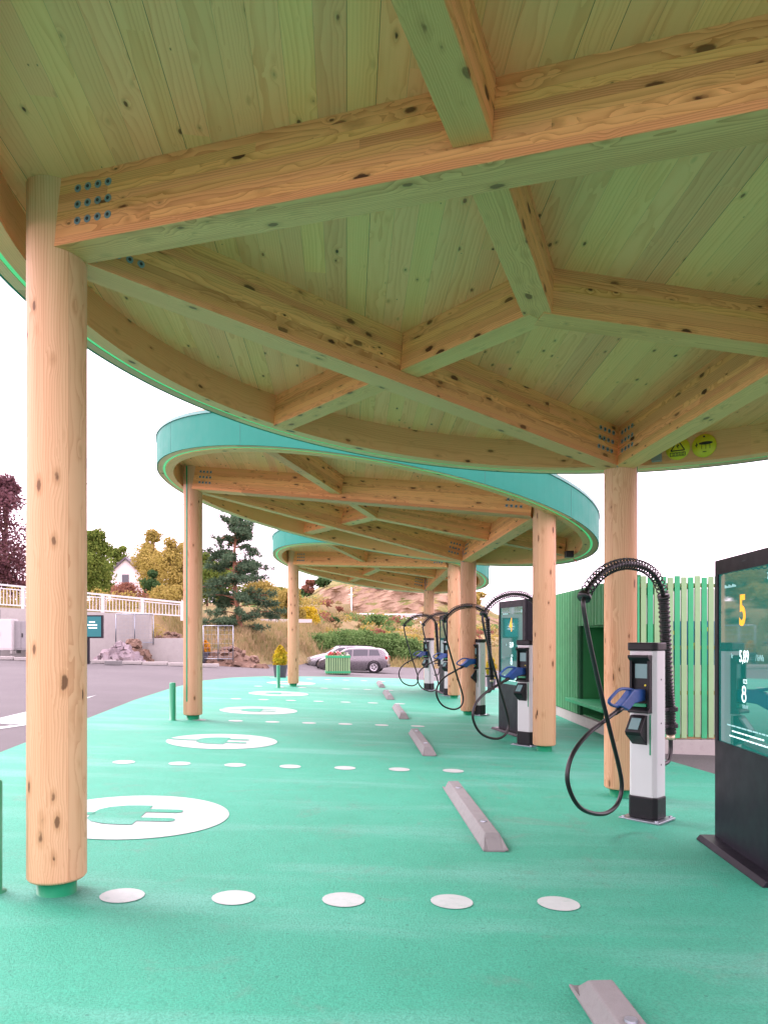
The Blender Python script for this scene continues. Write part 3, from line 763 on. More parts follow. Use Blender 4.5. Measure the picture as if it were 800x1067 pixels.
# ------------------------------------------------------------------ display kiosks
def kiosk(far, near, num, label, prt=True):
    far = Vector(far); near = Vector(near); d = (far - near).normalized(); w = (far - near).length
    front = Vector((-d.y, d.x)); c = (far + near) / 2 - front * 0.07
    root = thing('display_kiosk', label, 'information display', (c.x, c.y, zb(c.x, c.y) + PADZ), math.atan2(front.y, front.x), 'tall dark display kiosks')
    hw = w/2; fx = 0.07; H = 2.03
    # seen from the front (+x) the right side is -? : local +y is the far side
    m2 = MB(); m2.box((-0.07, -hw, 0.03), (fx-0.03, hw, H)); bd = m2.build('body', 'kiosk', root, bevel=0.01)
    s0, s1, zt, zl = -hw+0.05, hw-0.095, H-0.105, 0.74
    m2 = MB()
    m2.box((fx-0.03, -hw, zt), (fx, hw, H-0.003)); m2.box((fx-0.03, -hw, 0.033), (fx, hw, zl))
    m2.box((fx-0.03, -hw, zl), (fx, s0, zt)); m2.box((fx-0.03, s1, zl), (fx, hw, zt))
    m2.build('bezel', 'kiosk', root)
    m2 = MB(); m2.box((fx-0.03, s0-0.001, zl-0.001), (fx-0.012, s1+0.001, zt+0.001)); sc = m2.build('screen', 'display', root)
    m2 = MB(); m2.prism([(fx+0.115, 0.0), (fx+0.115, 0.012), (fx+0.09, 0.042), (-0.16, 0.042), (-0.16, 0.0)], -hw-0.05, hw+0.05, 'y'); m2.build('base', 'kiosk', root, bevel=0.003)
    m2 = MB()
    for k in (-1, 0, 1): m2.disc((fx, 0.05*0.4*k, H-0.05), 0.006, (1, 0, 0), 0, 8, .001)
    m2.build('sensor', 'darkbolt', bd)
    if prt:
        X = fx-0.0115; rot = (R_(90), 0, R_(90)); sw = s1 - s0
        m = lambda f: s0 + f*sw               # fraction from the far (left) edge
        z = lambda f: zt - f*(zt - zl)
        # text runs from the far side to the near side: +x of the text must map to local -y
        rot = (R_(90), 0, R_(-90))
        def put(body, size, mat, f, g, sx=0.8, bold=0.0, al='CENTER'):
            o = text_mesh(body, size, mat, 'print', sc, (X, m(f), z(g)), (R_(90), 0, R_(90)), 0.0006, sx, al, bold)
            return o
        put(num, 0.285, 'orange_lit', 0.47, 0.235, 0.78, 0.006)
        put('5,89', 0.11, 'white_lit', 0.5, 0.488, 0.8, 0.002)
        put('kr', 0.05, 'dim_lit', 0.27, 0.485); put('/ kWh', 0.058, 'dim_lit', 0.78, 0.49)
        put('CCS', 0.042, 'white_lit', 0.52, 0.625); put('150 kW', 0.036, 'dim_lit', 0.52, 0.765)
        put('20', 0.06, 'dim_lit', 0.93, 0.06)
        m2 = MB()                                   # socket symbol and the small lines of print
        def bx(f0, f1, g0, g1): m2.box((X, m(f0), z(g1)), (X+.0012, m(f1), z(g0)))
        for gg, rr_ in ((0.672, 0.03), (0.712, 0.036)):
            m2 = MB(); m2.lathe([(rr_-.012, 0), (rr_, 0), (rr_, .0012), (rr_-.012, .0012)], 20, 0, (X, m(0.5), z(gg)), axis='x'); m2.build('socket_icon', 'white_lit', sc)
        rr2 = random.Random(5)
        for (g, f0, f1) in ((0.885, 0.17, 0.98), (0.915, 0.27, 0.86), (0.945, 0.22, 0.92)):
            f = f0; m2 = MB()
            while f < f1:
                a = rr2.uniform(0.03, 0.1); bx(f, min(f + a, f1), g, g + 0.008); f += a + 0.014
            m2.build('print', 'dim_lit' if g < .9 else 'white_lit', sc)
        f = 0.12; m2 = MB()
        for k in range(9): bx(f, f + 0.018, 0.07 + 0.004*(k % 3), 0.088); f += 0.026
        m2.build('print', 'dim_lit', sc)
    return root
kiosk((2.385, 5.54), (2.335, 4.55), '5', 'black display kiosk showing an orange 5, cut by the right picture edge')
kiosk((1.82, 12.2), (2.06, 11.22), '4', 'black display kiosk showing an orange 4 behind a charging post and column')
kiosk((1.48, 20.5), (1.60, 19.55), '3', 'small distant dark display kiosk between two far columns', False)

# ------------------------------------------------------------------ slatted building on the right
def slat_wall():
    A = Vector((3.42, 10.2)); B = Vector((3.36, 15.6))        # side wall, faces -x
    root = thing('slatted_shelter', 'dark green vertically slatted shelter wall with a bench niche', 'shelter', (A.x, A.y, zb(A.x, A.y)), math.atan2((B-A).y, (B-A).x))
    ln = (B - A).length; D = lambda s_, t: (s_, t)
    # local: x along towards far, y = -outward ... outward (towards -world x) is local +y
    zt = 2.36; n0, n1, nz = 1.2, 3.1, 1.72
    g1 = MB(); g2 = MB(); g3 = MB(); k = 0; x = 0.03
    while x < ln:
        m_ = g1 if k % 2 else g2
        if n0 < x < n1: m_.box((x, 0, nz), (x+.058, .03, zt)); 
        else: m_.box((x, 0, 0.2), (x+.058, .03, zt))
        if not n0 < x < n1: g3.box((x+.064, 0, 0.2), (x+.084, .012, zt))
        else: g3.box((x+.064, 0, nz), (x+.084, .012, zt))
        x += 0.095; k += 1
    g1.build('slats', 'slatm', root); g2.build('slats', 'slatd', root); g3.build('slats', 'slaty', root)
    m2 = MB(); m2.box((0, -0.06, 0.18), (n0, -.004, zt-.02)); m2.box((n1, -0.06, 0.18), (ln, -.004, zt-.02)); m2.box((n0, -0.06, nz), (n1, -.004, zt-.02)); m2.build('backing', 'darkgreen', root)
    m2 = MB(); m2.box((0, -0.3, -0.12), (ln, 0.012, 0.18)); m2.build('plinth', 'concrete', root, bevel=0.006)
    m2 = MB()
    x = n0
    while x < n1: m2.box((x, -0.75, 0.2), (x+.06, -.72, nz)); x += 0.088
    m2.box((n0-.03, -.76, nz-.03), (n1+.03, -0.062, nz)); m2.box((n0-.03, -.72, 0.185), (n0, -0.062, nz-.03)); m2.box((n1, -.72, 0.185), (n1+.03, -0.062, nz-.03)); m2.box((n0, -.72, 0.185), (n1, -0.062, 0.2))
    m2.box((n0-.03, -.79, 0.185), (n1+.03, -.762, nz))
    m2.build('niche', 'slatd', root)
    m2 = MB(); m2.box((n0+.02, -.71, 0.40), (n1+0.35, 0.17, 0.46)); m2.build('bench_seat', 'slatg', root, bevel=0.006)
    m2 = MB(); m2.box((0.07, -0.85, zt-.16), (ln-.02, -0.062, zt-.11)); m2.build('roof', 'darkgreen', root)
    # front screen
    C = Vector((3.30, 10.16)); E = Vector((7.2, 10.1))
    r2 = thing('slatted_screen', 'open screen of alternating mint and pale lime vertical slats', 'screen', (C.x, C.y, zb(3.9, 10.1)), math.atan2((E-C).y, (E-C).x))
    ln = (E - C).length; g1 = MB(); g2 = MB(); x = 0.0; k = 0
    while x < ln:
        (g1 if k % 2 else g2).box((x, -0.028, 0.22 + 0.012*math.sin(k*1.7)), (x+.068, 0.0, 2.34 + 0.012*math.sin(k*2.3))); x += 0.0885; k += 1
    g1.build('slats', 'slaty', r2); g2.build('slats', 'slatg', r2)
    m2 = MB()
    for z in (0.2, 0.78, 1.38, 2.2): m2.box((0, 0.002, z), (ln, 0.05, z+.05))
    for xx in (0.03, 1.5, 3.0): m2.box((xx, 0.052, 0.0), (xx+.07, 0.12, 2.25))
    m2.build('rail', 'rawwood', r2)
    m2 = MB(); m2.box((0, -0.03, -0.15), (ln, 0.16, 0.19)); m2.build('plinth', 'concrete', r2, bevel=0.006)
    # what stands in the yard behind the screen
    m2 = MB(); m2.box((3.6, 12.2, -1.6), (8.5, 12.4, 0.78)); tag(m2.build('back_wall', 'offwhite'), 'pale wall glimpsed between the slats of the open screen', 'wall')
    p = thing('poster_board', 'blue poster board seen through the slatted screen', 'poster', (4.45, 11.4, zb(4.45, 11.4)))
    m2 = MB(); m2.box((-0.32, 0, 1.15), (0.45, 0.03, 1.8)); m2.build('panel', 'poster', p)
    m2 = MB()
    for (a, z) in ((-0.2, 1.6), (0.1, 1.42), (0.25, 1.65)): m2.box((a, -0.004, z), (a+.1, 0.0, z+.06))
    m2.build('print_block', 'postery', p)
    m2 = MB(); m2.box((-0.28, 0.01, 0), (-0.23, 0.05, 1.15)); m2.box((0.36, 0.01, 0), (0.41, 0.05, 1.15)); m2.build('leg', 'grey', p)
slat_wall()

# ------------------------------------------------------------------ vegetation helpers
def leaves(mb, c, rad, n, size, rg, squash=0.8, shell=0.55, aspect=1.6):
    c = Vector(c)
    for _ in range(n):
        d = Vector((rg.gauss(0, 1), rg.gauss(0, 1), rg.gauss(0, 1))).normalized()
        r = rad * (shell + (1 - shell) * rg.random() ** 0.5) * (0.82 + 0.36*rg.random())
        p = c + Vector((d.x*r, d.y*r, d.z*r*squash))
        nn = (d + Vector((rg.gauss(0, .7), rg.gauss(0, .7), rg.gauss(0, .7)))).normalized()
        a = nn.orthogonal().normalized(); b = nn.cross(a)
        t = rg.random()*6.28; a, b = a*math.cos(t)+b*math.sin(t), b*math.cos(t)-a*math.sin(t)
        s_ = size * (0.6 + 0.8*rg.random())
        a *= s_; b *= s_/aspect
        mb.add([p - a, p + b*0.9, p + a, p - b*0.9], [(0, 1, 2, 3)])
def tree(name, label, cat, x, y, top, width, leaf, seed, n=2600, size=0.16, zbase=None, crown_from=0.25, group=None, bark='bark', lobes=16, depth=None):
    rg = random.Random(seed); z = terr(x, y) if zbase is None else zbase
    H = top - z
    root = thing(name, label, cat, (x, y, z), 0, group)
    tk = MB(); trunk = [(0, 0, -0.1), (0.06*H*0.3*rg.uniform(-1, 1), 0, H*0.3), (rg.uniform(-.1, .1), 0, H*0.55), (rg.uniform(-.2, .2), 0, H*0.85)]
    tp = smooth_path(trunk, 4); tk.tube(tp, [max(0.02, H*0.022*(1 - 0.85*i/len(tp))) for i in range(len(tp))], 8)
    cr = MB(); hw = width/2
    for i in range(lobes):
        t = rg.random(); zz = H*(crown_from + (1 - crown_from)*(0.1 + 0.85*t))
        env = math.sin(math.pi*min(1, max(0.08, 0.15 + 0.85*t)))**0.6
        an = rg.random()*6.28; rr = hw*env*rg.uniform(0.1, 0.72)
        lr = hw*rg.uniform(0.34, 0.6)*max(0.5, env)
        c = Vector((rr*math.cos(an), rr*math.sin(an), min(zz, H - lr*0.75)))
        st = Vector((0, 0, max(H*0.15, c.z - H*0.25)))
        if lobes > 5: tk.tube(smooth_path([st, (st + c)/2 + Vector((0, 0, 0.06*H)), c], 3), [0.011*H, 0.008*H, 0.007*H, 0.006*H, 0.004*H, 0.003*H, 0.003*H], 5)
        leaves(cr, c, lr, int(1.5*n) // lobes, size, rg, shell=0.3)
    tk.build('trunk', bark, root); cr.build('crown', leaf, root)
    return root
def at(px, y): return (px - 400)/800*y
def tz(py, y): return -(py - C0)/800*y

tree('purple_tree', 'purple-leaved tree at the left picture edge above the railing', 'tree', at(6, 42), 42, tz(495, 42), 4.6, 'lf_purple', 1, 9000, 0.085, lobes=34, crown_from=0.0)
tree('tree', 'rounded mid-green tree just right of the near column', 'tree', at(99, 47), 47, tz(550, 47), 3.2, 'lf_green', 2, 6500, 0.085, crown_from=0.02, lobes=26, group='trees above the retaining wall')
tree('tree', 'thin yellowing tree with bare stems behind the white house', 'tree', at(160, 66), 66, tz(551, 66), 4.2, 'lf_yellow', 3, 5200, 0.1, crown_from=0.12, lobes=26, group='trees above the retaining wall')
tree('tree', 'pale yellow tree beside the turquoise canopy\'s left column', 'tree', at(181, 58), 58, tz(560, 58), 4.6, 'lf_yellow', 4, 5200, 0.1, crown_from=0.02, lobes=26, group='trees above the retaining wall')
tree('tree', 'green tree showing between the turquoise canopy\'s left column and the pine', 'tree', at(216, 60), 60, tz(574, 60), 4.6, 'lf_green', 5, 5000, 0.1, crown_from=0.02, lobes=22, group='trees above the retaining wall')
tree('tree', 'far green treetop peeking behind the yellowing tree', 'tree', at(121, 96), 96, tz(562, 96), 5.0, 'lf_green', 8, 3600, 0.16, crown_from=0.05, lobes=20, group='trees above the retaining wall')
tree('bush', 'low red-brown bush behind the white railing', 'bush', at(130, 38), 38, tz(607, 38), 2.6, 'lf_red', 6, 3600, 0.055, crown_from=0.02, lobes=14)
tree('bush', 'dark green bush above the red-brown bush beside the white house', 'bush', at(159, 50), 50, tz(594, 50), 2.4, 'lf_dark', 7, 2600, 0.08, crown_from=0.05, lobes=12)
tree('bush', 'yellow-green bush behind the railing left of the turquoise canopy column', 'bush', at(178, 44), 44, tz(610, 44), 3.2, 'lf_yellow', 9, 3200, 0.075, crown_from=0.05, lobes=12)
tree('bush', 'golden yellow bush behind the far canopy column', 'bush', at(320, 74), 74, tz(632, 74), 3.6, 'lf_gold', 10, 2600, 0.1, crown_from=0.05, lobes=12)
tree('bush', 'yellow-green bush above the dry bank right of the pine', 'bush', at(304, 70), 70, tz(611, 70), 4.4, 'lf_yellow', 12, 4200, 0.11, crown_from=0.05, lobes=14)
tree('bush', 'small dark bush on the dry slope above the parked cars', 'bush', at(348, 100), 100, tz(643, 100), 2.6, 'lf_dark', 13, 900, 0.14, crown_from=0.05, lobes=8)
tree('bush', 'yellow bush low on the slope beside the small dark bush', 'bush', at(331, 120), 120, tz(638, 120), 4.0, 'lf_yellow', 14, 900, 0.2, crown_from=0.05, lobes=8)
for i, (px, w, top, lab) in enumerate(((340, 3.6, 660, 'leftmost green bush of the thicket behind the silver estate car'), (362, 3.6, 656, 'green bush of the thicket directly above both car roofs'), (384, 3.4, 656.5, 'green bush of the thicket above the hatchback\'s rear'), (405, 3.2, 660, 'green bush of the thicket right of the hatchback'), (424, 3.2, 665, 'rightmost low green bush of the thicket beside the farthest charging post'))):
    tree('bush', lab, 'bush', at(px, 61 + i % 2), 61 + i % 2, tz(top, 61), w*1.6, 'lf_hedge', 20+i, 5200, 0.085, crown_from=0.02, lobes=16, group='thicket behind the parked cars')
tree('shrub', 'pale bush between the thicket and the rock cutting', 'bush', at(392, 130), 130, tz(640, 130), 5.0, 'lf_hedge', 30, 700, 0.24, crown_from=0.05, lobes=8)

for i, (px, y, top, w, leaf, lab) in enumerate(((196, 74, 561, 5.2, 'lf_yellow', 'yellowish tree right behind the turquoise canopy\'s left column'), (233, 82, 583, 5.2, 'lf_green', 'green tree crown hidden mostly by the left side of the pine'), (274, 84, 604, 5.6, 'lf_yellow', 'yellow-green tree crown showing right of the pine'), (155, 84, 556, 3.6, 'lf_yellow', 'thin yellow treetop right above the white house roof'), (86, 62, 556, 4.4, 'lf_green', 'green tree mostly hidden by the near column above the railing'), (292, 92, 612, 5.0, 'lf_green', 'small green tree just left of the far canopy column'))):
    tree('tree', lab, 'tree', at(px, y), y, tz(top, y), w, leaf, 60+i, 4200, 0.12, crown_from=0.02, lobes=24, group='trees above the retaining wall')
# pine
def pine():
    x, y = at(250, 41), 41; z = tz(689, 41) - 0.1; top = tz(536, 41); H = top - z; rg = random.Random(4)
    root = thing('pine_tree', 'tall pine with reddish trunk between the first two canopies\' columns', 'tree', (x, y, z))
    tk = MB(); tp = smooth_path([(0.15, 0, 0), (0.0, 0, H*.25), (-0.25, 0, H*.5), (-0.28, 0, H*.75), (-0.2, 0, H*.97)], 6)
    tk.tube(tp, [0.17*(1 - 0.8*i/len(tp)) for i in range(len(tp))], 10)
    cr = MB()
    for i in range(92):
        t = rg.random()**0.9; zz = H*(0.2 + 0.78*t)
        ln = (2.3*(1 - t)**0.62 + 0.35)*rg.uniform(0.55, 1.05)
        an = rg.random()*6.28
        st = Vector((-0.22*min(1, zz/H*1.6), 0, zz)); en = st + Vector((ln*math.cos(an), ln*math.sin(an), rg.uniform(-0.25, 0.35)))
        bp = smooth_path([st, (st+en)/2 + Vector((0, 0, 0.12)), en], 4)
        tk.tube(bp, [0.035*(1 - 0.7*k/len(bp)) for k in range(len(bp))], 5)
        for k in range(int(5 + ln*5.5)):
            f = rg.uniform(0.35, 1.05); c = st.lerp(en, f) + Vector((rg.gauss(0, .13), rg.gauss(0, .13), rg.gauss(0.06, .07)))
            for _ in range(26):
                d = Vector((rg.gauss(0, 1), rg.gauss(0, 1), rg.gauss(0.25, .8))).normalized()
                l2 = rg.uniform(0.13, 0.25); sd = d.orthogonal().normalized()*0.02
                b = c + d*0.03
                cr.add([b - sd, b + sd, b + d*l2 + sd*0.5, b + d*l2 - sd*0.5], [(0, 1, 2, 3)])
    tk.build('trunk', 'pinebark', root); cr.build('crown', 'lf_pine', root)
    s = thing('notice_sign', 'white notice with a red no-parking ring fixed on the pine trunk', 'sign', (at(247.5, 40.6), 40.6, tz(660, 40.6)))
    m2 = MB(); m2.box((-0.2, 0, -0.31), (0.2, 0.02, 0.31)); m2.build('plate', 'white', s)
    m2 = MB(); m2.lathe([(0.075, 0), (0.105, 0), (0.105, 0.01), (0.075, 0.01)], 20, 0, (0, -0.012, 0.16), False, 'y')
    m2.box((-0.075, -0.009, -0.012), (0.075, -0.004, 0.012), 0, Matrix.Translation((0, 0, 0.16)) @ Matrix.Rotation(R_(45), 4, 'Y')); m2.build('ring', 'redpaint', s)
    m2 = MB()
    for k in range(3): m2.box((-0.13, -0.006, -0.06 - k*0.08), (0.13 - 0.03*k, -0.002, -0.035 - k*0.08))
    m2.build('print', 'grey', s)
pine()

# dry grass on the bank
mb = MB(); rg = random.Random(8)
def blades(x0, x1, y0, y1, n, hmin, hmax, keep=None):
    for _ in range(n):
        x = rg.uniform(x0, x1); y = rg.uniform(y0, y1)
        d = y - yb_(x)
        if d < 0.1 or x < -9.0 and d < 3: continue
        z = terr(x, y); h = rg.uniform(hmin, hmax); w = rg.uniform(0.012, 0.028)*(y/38); a = rg.random()*3.14
        dx, dy = math.cos(a)*w, math.sin(a)*w; bx, by = rg.gauss(0, .22)*h, rg.gauss(0, .22)*h
        mb.add([(x-dx, y-dy, z-.03), (x+dx, y+dy, z-.03), (x+bx*.5+dx*.6, y+by*.5+dy*.6, z+h*.6), (x+bx, y+by, z+h)], [(0, 1, 2), (0, 2, 3)])
blades(-9.4, -3.5, 33, 56, 34000, 0.2, 0.55)
blades(-8, 16, 54, 90, 22000, 0.3, 0.8)
blades(-22, -9.5, 33.5, 38, 5000, 0.3, 0.6)
o = mb.build('grass', 'drygrass'); o['kind'] = 'stuff'

# hedge behind the railing
rg = random.Random(77); hd = thing('hedge', 'long low yellow-green hedge growing behind the white railing', 'hedge', (-16, 33.4, terr(-16, 33.4)))
mb = MB(); tk = MB()
for k in range(46):
    x = -10.0 + 16 - 16 * 0 - (k * 0.42) - 6; wx = -16 + (x)
    wx = -9.9 - k * 0.42
    for z_ in (0.25, 0.6): leaves(mb, (wx + 16, rg.gauss(0, .12), z_ + terr(wx, 33.4) - hd.location.z + rg.uniform(-.08, .12)), 0.38, 90, 0.05, rg, 0.9, 0.3)
    if k % 3 == 0: tk.tube([(wx + 16, 0, terr(wx, 33.4) - hd.location.z - .05), (wx + 16.05, 0, terr(wx, 33.4) - hd.location.z + .5)], 0.02, 5)
mb.build('foliage', 'lf_yellow', hd); tk.build('stems', 'bark', hd)
# scrub on the slopes far behind
rg = random.Random(91); mb = MB()
for k in range(260):
    y = rg.uniform(64, 215); px = rg.uniform(250, 545); x = at(px, y)
    if px > 505 and rg.random() < .5: continue
    s_ = rg.uniform(0.5, 1.5) * (0.6 + y/160); mi = rg.choice((0, 0, 0, 1, 1, 1, 2, 2, 2, 3))
    o_ = len(mb.f); leaves(mb, (x, y, terr(x, y) + s_*0.25), s_, 110, 0.0022*y*rg.uniform(.7, 1.2), rg, 0.55, 0.3)
    for q in range(o_, len(mb.f)): mb.mi[q] = mi
o = mb.build('undergrowth', ['drygrass', 'lf_yellow', 'lf_hedge', 'lf_red']); o['kind'] = 'stuff'
# guard rail of the upper road
gr = thing('guard_rail', 'pale guard rail along the upper road behind the dry bank', 'guard rail', (at(285, 62), 62, terr(at(285, 62), 62)))
x0, x1 = at(186, 62) - gr.location.x, at(325, 62) - gr.location.x; zz = tz(647, 62) - gr.location.z
m2 = MB(); m2.box((x0, -0.05, zz-.14), (x1, 0.0, zz+.14)); m2.build('beam', 'offwhite', gr)
k = x0 + .3
while k < x1:
    m2 = MB(); m2.box((k, 0.003, min(zz - .9, -0.3)), (k+.1, .08, zz+.1)); m2.build('post', 'steel', gr); k += 2.2

# ------------------------------------------------------------------ far hill and buildings
mb = MB(); nxh, nyh = 110, 46
prof = [(-200, 648), (120, 646), (250, 636), (300, 627), (322, 618), (340, 607), (380, 598), (430, 598), (470, 610), (495, 626), (515, 639), (545, 652), (600, 660), (1000, 663)]
def ptop(px):
    for (a, b), (c, d) in zip(prof, prof[1:]):
        if a <= px <= c: return b + (d - b)*(px - a)/(c - a)
    return 664
vs = []
for j in range(nyh):
    t = j/(nyh-1)
    for i in range(nxh):
        px = 60 + 620*i/(nxh-1)
        ht = (C0 - ptop(px))/800*275
        base = -1.0
        # slope, bench, cut face, top
        if t < 0.3: yy = 200 + 45*t/0.3; zz = base + (2.9 - base)*(t/0.3)
        elif t < 0.75: q = (t-0.3)/0.45; yy = 245 + 12*q; zz = 2.9 + (ht*0.86 - 2.9)*q
        else: q = (t-0.75)/0.25; yy = 257 + 60*q; zz = ht*0.86 + (ht*1.16 - ht*0.86)*q
        if ht < 4.2 : zz = min(zz, base + (ht - base)*min(1, t*1.6)); 
        k = mnoise.noise(Vector((px*0.05, j*0.21, 3))) ; k2 = mnoise.noise(Vector((px*0.19, j*0.5, 7)))
        yy += 3.4*k + 1.7*k2; zz += 0.5*k2 if 0 < j < nyh-1 else 0
        vs.append(((px-400)/800*yy, yy, zz))
mb.add(vs, [(j*nxh+i, j*nxh+i+1, (j+1)*nxh+i+1, (j+1)*nxh+i) for j in range(nyh-1) for i in range(nxh-1)], smooth=False)
struct(mb.build('hill', 'hill'))
for i, (px, top, w, leaf, lab) in enumerate(((312, 614, 8, 'lf_dark', 'dark treetop on the hill crest left above the rock cutting'), (324, 604, 8, 'lf_red', 'brownish tree on the hill crest above the rock cutting'), (337, 599, 8, 'lf_dark', 'dark tree on the hill crest just under the far canopy edge'), (498, 617, 7, 'lf_yellow', 'small tree on the hill crest right of the farthest columns'))):
    y = 262; z = tz(ptop(px), 270)
    tree('tree', lab, 'tree', at(px, y), y, tz(top, y), w, leaf, 40+i, 700, 0.5, zbase=z-1.5, crown_from=0.1, lobes=9, group='trees on the hill crest')
tree('shrub', 'scrubby bush low on the hillside behind the far charging cables', 'bush', at(470, 190), 190, tz(640, 190), 6, 'lf_yellow', 50, 500, 0.4, zbase=1.0, crown_from=0.05, lobes=8)

def shed(px0, px1, py0, py1, y, label):
    x0, x1 = at(px0, y), at(px1, y); z1, z0 = tz(py0, y), tz(py1, y) - 1.5
    r = thing('building', label, 'building', ((x0+x1)/2, y, z0), 0, 'low white buildings below the rock cutting')
    hw = (x1-x0)/2; h = z1 - z0
    m2 = MB(); m2.box((-hw, 0, 0), (hw, 6, h)); m2.build('wall', 'wallw', r)
    m2 = MB(); m2.prism([(-0.2, h), (6.2, h), (3, h+0.35)], -hw-.2, hw+.2, 'x'); m2.build('roof', 'offwhite', r)
    n = max(3, int(hw*2/1.6))
    for k in range(n):
        a = -hw + (k+0.5)*2*hw/n; m2 = MB(); m2.box((a-.25, -0.05, h-1.0), (a+.25, -.002, h-.5)); m2.build('window', 'grey', r)
shed(368, 389, 640, 649, 225, 'white low building beside the mast below the rock cutting')
shed(401, 439, 640.5, 651, 228, 'long white building right of the pale bush below the rock cutting')
m2 = MB(); y = 222; m2.tube([(at(366, y), y, tz(652, y)-2), (at(366, y), y, tz(612, y))], [0.3, 0.18], 8); m2.box((at(366, y)-0.8, y-.2, tz(620, y)), (at(366, y)+0.5, y+.2, tz(619, y)))
tag(m2.build('mast', 'wallw'), 'tall white mast standing before the rock cutting', 'mast')

# white house above the railing
hx, hy = at(131, 90), 90; hz = terr(hx, hy) - 0.5
r = thing('house', 'white gabled house with dark roof among the trees above the railing', 'house', (hx, hy, hz))
ev = tz(596, hy) - hz; rg_ = tz(583, hy) - hz
m2 = MB(); m2.prism([(-1.7, 0), (1.7, 0), (1.7, ev), (0, rg_), (-1.7, ev)], 0, 6, 'y'); m2.build('wall', 'wallw', r)
m2 = MB(); m2.prism([(-1.95, ev-.3), (0, rg_+.02), (1.95, ev-.3), (1.95, ev-.05), (0, rg_+.3), (-1.95, ev-.05)], -0.25, 6.2, 'y'); m2.build('roof', 'tile', r)
m2 = MB(); m2.box((-0.4, -0.03, ev-1.5), (0.4, -.002, ev-.3)); w_ = m2.build('window', 'glass', r)

# ------------------------------------------------------------------ retaining wall, railing, left clutter
WY = 32.0
wall_x1 = at(156, WY)
m2 = MB(); zt0, zt1 = tz(633, WY), tz(640.5, WY)
xl = -26.0; k = (zt1 - zt0)/(wall_x1 - at(0, WY)); ztl = zt0 + k*(xl - at(0, WY))
m2.add([(xl, WY, -1.5), (wall_x1, WY, -1.5), (wall_x1, WY, zt1), (xl, WY, ztl), (xl, WY+.35, -1.5), (wall_x1, WY+.35, -1.5), (wall_x1, WY+.35, zt1), (xl, WY+.35, ztl)],
       [(0,1,2,3),(5,4,7,6),(3,2,6,7),(1,5,6,2),(4,0,3,7),(0,4,5,1)])
r = thing('retaining_wall', 'long pale concrete retaining wall carrying the white railing', 'wall', (0, 0, 0)); m2.build('wall_face', 'concrete', r)
m2 = MB()
for x in (-23, -19.5, -16.0, -12.6): m2.box((x, WY-.004, -1.4), (x+.03, WY-.001, zt0-.1))
m2.build('joint', 'stopgrey', r)
r = thing('railing', 'white metal railing along the top of the retaining wall', 'railing', (0, 0, 0))
def rail_z(x, f): 
    t = (x - at(0, WY))/(at(192, WY) - at(0, WY)); return tz(lerp(609, 628, t) + f*lerp(24, 16, t), WY)
x0, x1 = -26.0, at(194, WY)
for f, th in ((0.0, 0.038), (0.16, 0.022), (0.86, 0.026)):
    ra = MB()
    ra.add([(x0, WY+.1, rail_z(x0, f)-th), (x1, WY+.1, rail_z(x1, f)-th), (x1, WY+.1, rail_z(x1, f)+th), (x0, WY+.1, rail_z(x0, f)+th)] + [(x0, WY+.17, rail_z(x0, f)-th), (x1, WY+.17, rail_z(x1, f)-th), (x1, WY+.17, rail_z(x1, f)+th), (x0, WY+.17, rail_z(x0, f)+th)],
           [(0,1,2,3),(5,4,7,6),(3,2,6,7),(1,5,6,2),(4,0,3,7),(0,4,5,1)])
    ra.build('rail', 'white', r)
x = at(10.5, WY) - 1.35*7; k = 0
bal = MB()
while x < x1:
    if k % 12 == 0:
        po = MB(); po.box((x-.06, WY+.06, rail_z(x, 1.02)-.1), (x+.06, WY+.2, rail_z(x, 0))); po.build('post', 'white', r)
        if bal.v: bal.build('baluster_panel', 'white', r); bal = MB()
    else: bal.box((x-.012, WY+.12, rail_z(x, .86)), (x+.012, WY+.15, rail_z(x, .16)))
    x += 1.66/12; k += 1
bal.build('baluster_panel', 'white', r)

m2 = MB(); wx0, wx1 = at(155, 31.9), at(197, 31.9)
m2.box((wx0, 31.75, -1.5), (wx1, 32.05, tz(665, 31.9))); tag(m2.build('low_wall', 'concrete', bevel=0.01), 'low pale concrete wall ending behind the turquoise canopy\'s left column', 'wall')
def cabinet(px0, px1, py0, py1, y, mat, label):
    x0, x1 = at(px0, y), at(px1, y); z1, z0 = tz(py0, y), tz(py1, y)
    r = thing('utility_cabinet', label, 'cabinet', ((x0+x1)/2, y, z0), 0, 'utility cabinets by the retaining wall')
    hw = (x1-x0)/2; h = z1-z0
    m2 = MB(); m2.box((-hw, 0, 0.14), (hw, 0.5, h)); m2.build('housing', mat, r, bevel=0.01)
    m2 = MB(); m2.box((-hw+.02, -0.015, 0.2), (-0.01, -.001, h-.04)); m2.box((0.01, -0.015, 0.2), (hw-.02, -.001, h-.04)); d = m2.build('door', mat, r)
    m2 = MB(); m2.box((0.03, -0.04, h*.5), (0.07, -0.016, h*.62)); m2.build('handle', 'black', d)
    for a in (-hw+.02, hw-.1):
        m2 = MB(); m2.box((a, 0.03, 0), (a+.08, 0.47, 0.14)); m2.build('foot', 'concrete', r)
cabinet(-16, 13, 645, 681, 30.8, 'offwhite', 'tall white utility cabinet at the left picture edge')
cabinet(14, 31, 647, 681, 31.0, 'grey', 'grey utility cabinet beside the white cabinet, behind the near column')
y = 29.0
r = thing('info_sign', 'small teal information panel on a dark post right of the near column', 'sign', (at(96, y), y, tz(690.5, y)))
h1 = tz(641, y) - tz(690.5, y); h0 = tz(665, y) - tz(690.5, y); hw = at(107, y) - at(96, y)
m2 = MB(); m2.box((-hw, 0, h0), (hw, 0.14, h1)); fr = m2.build('frame', 'kiosk', r)
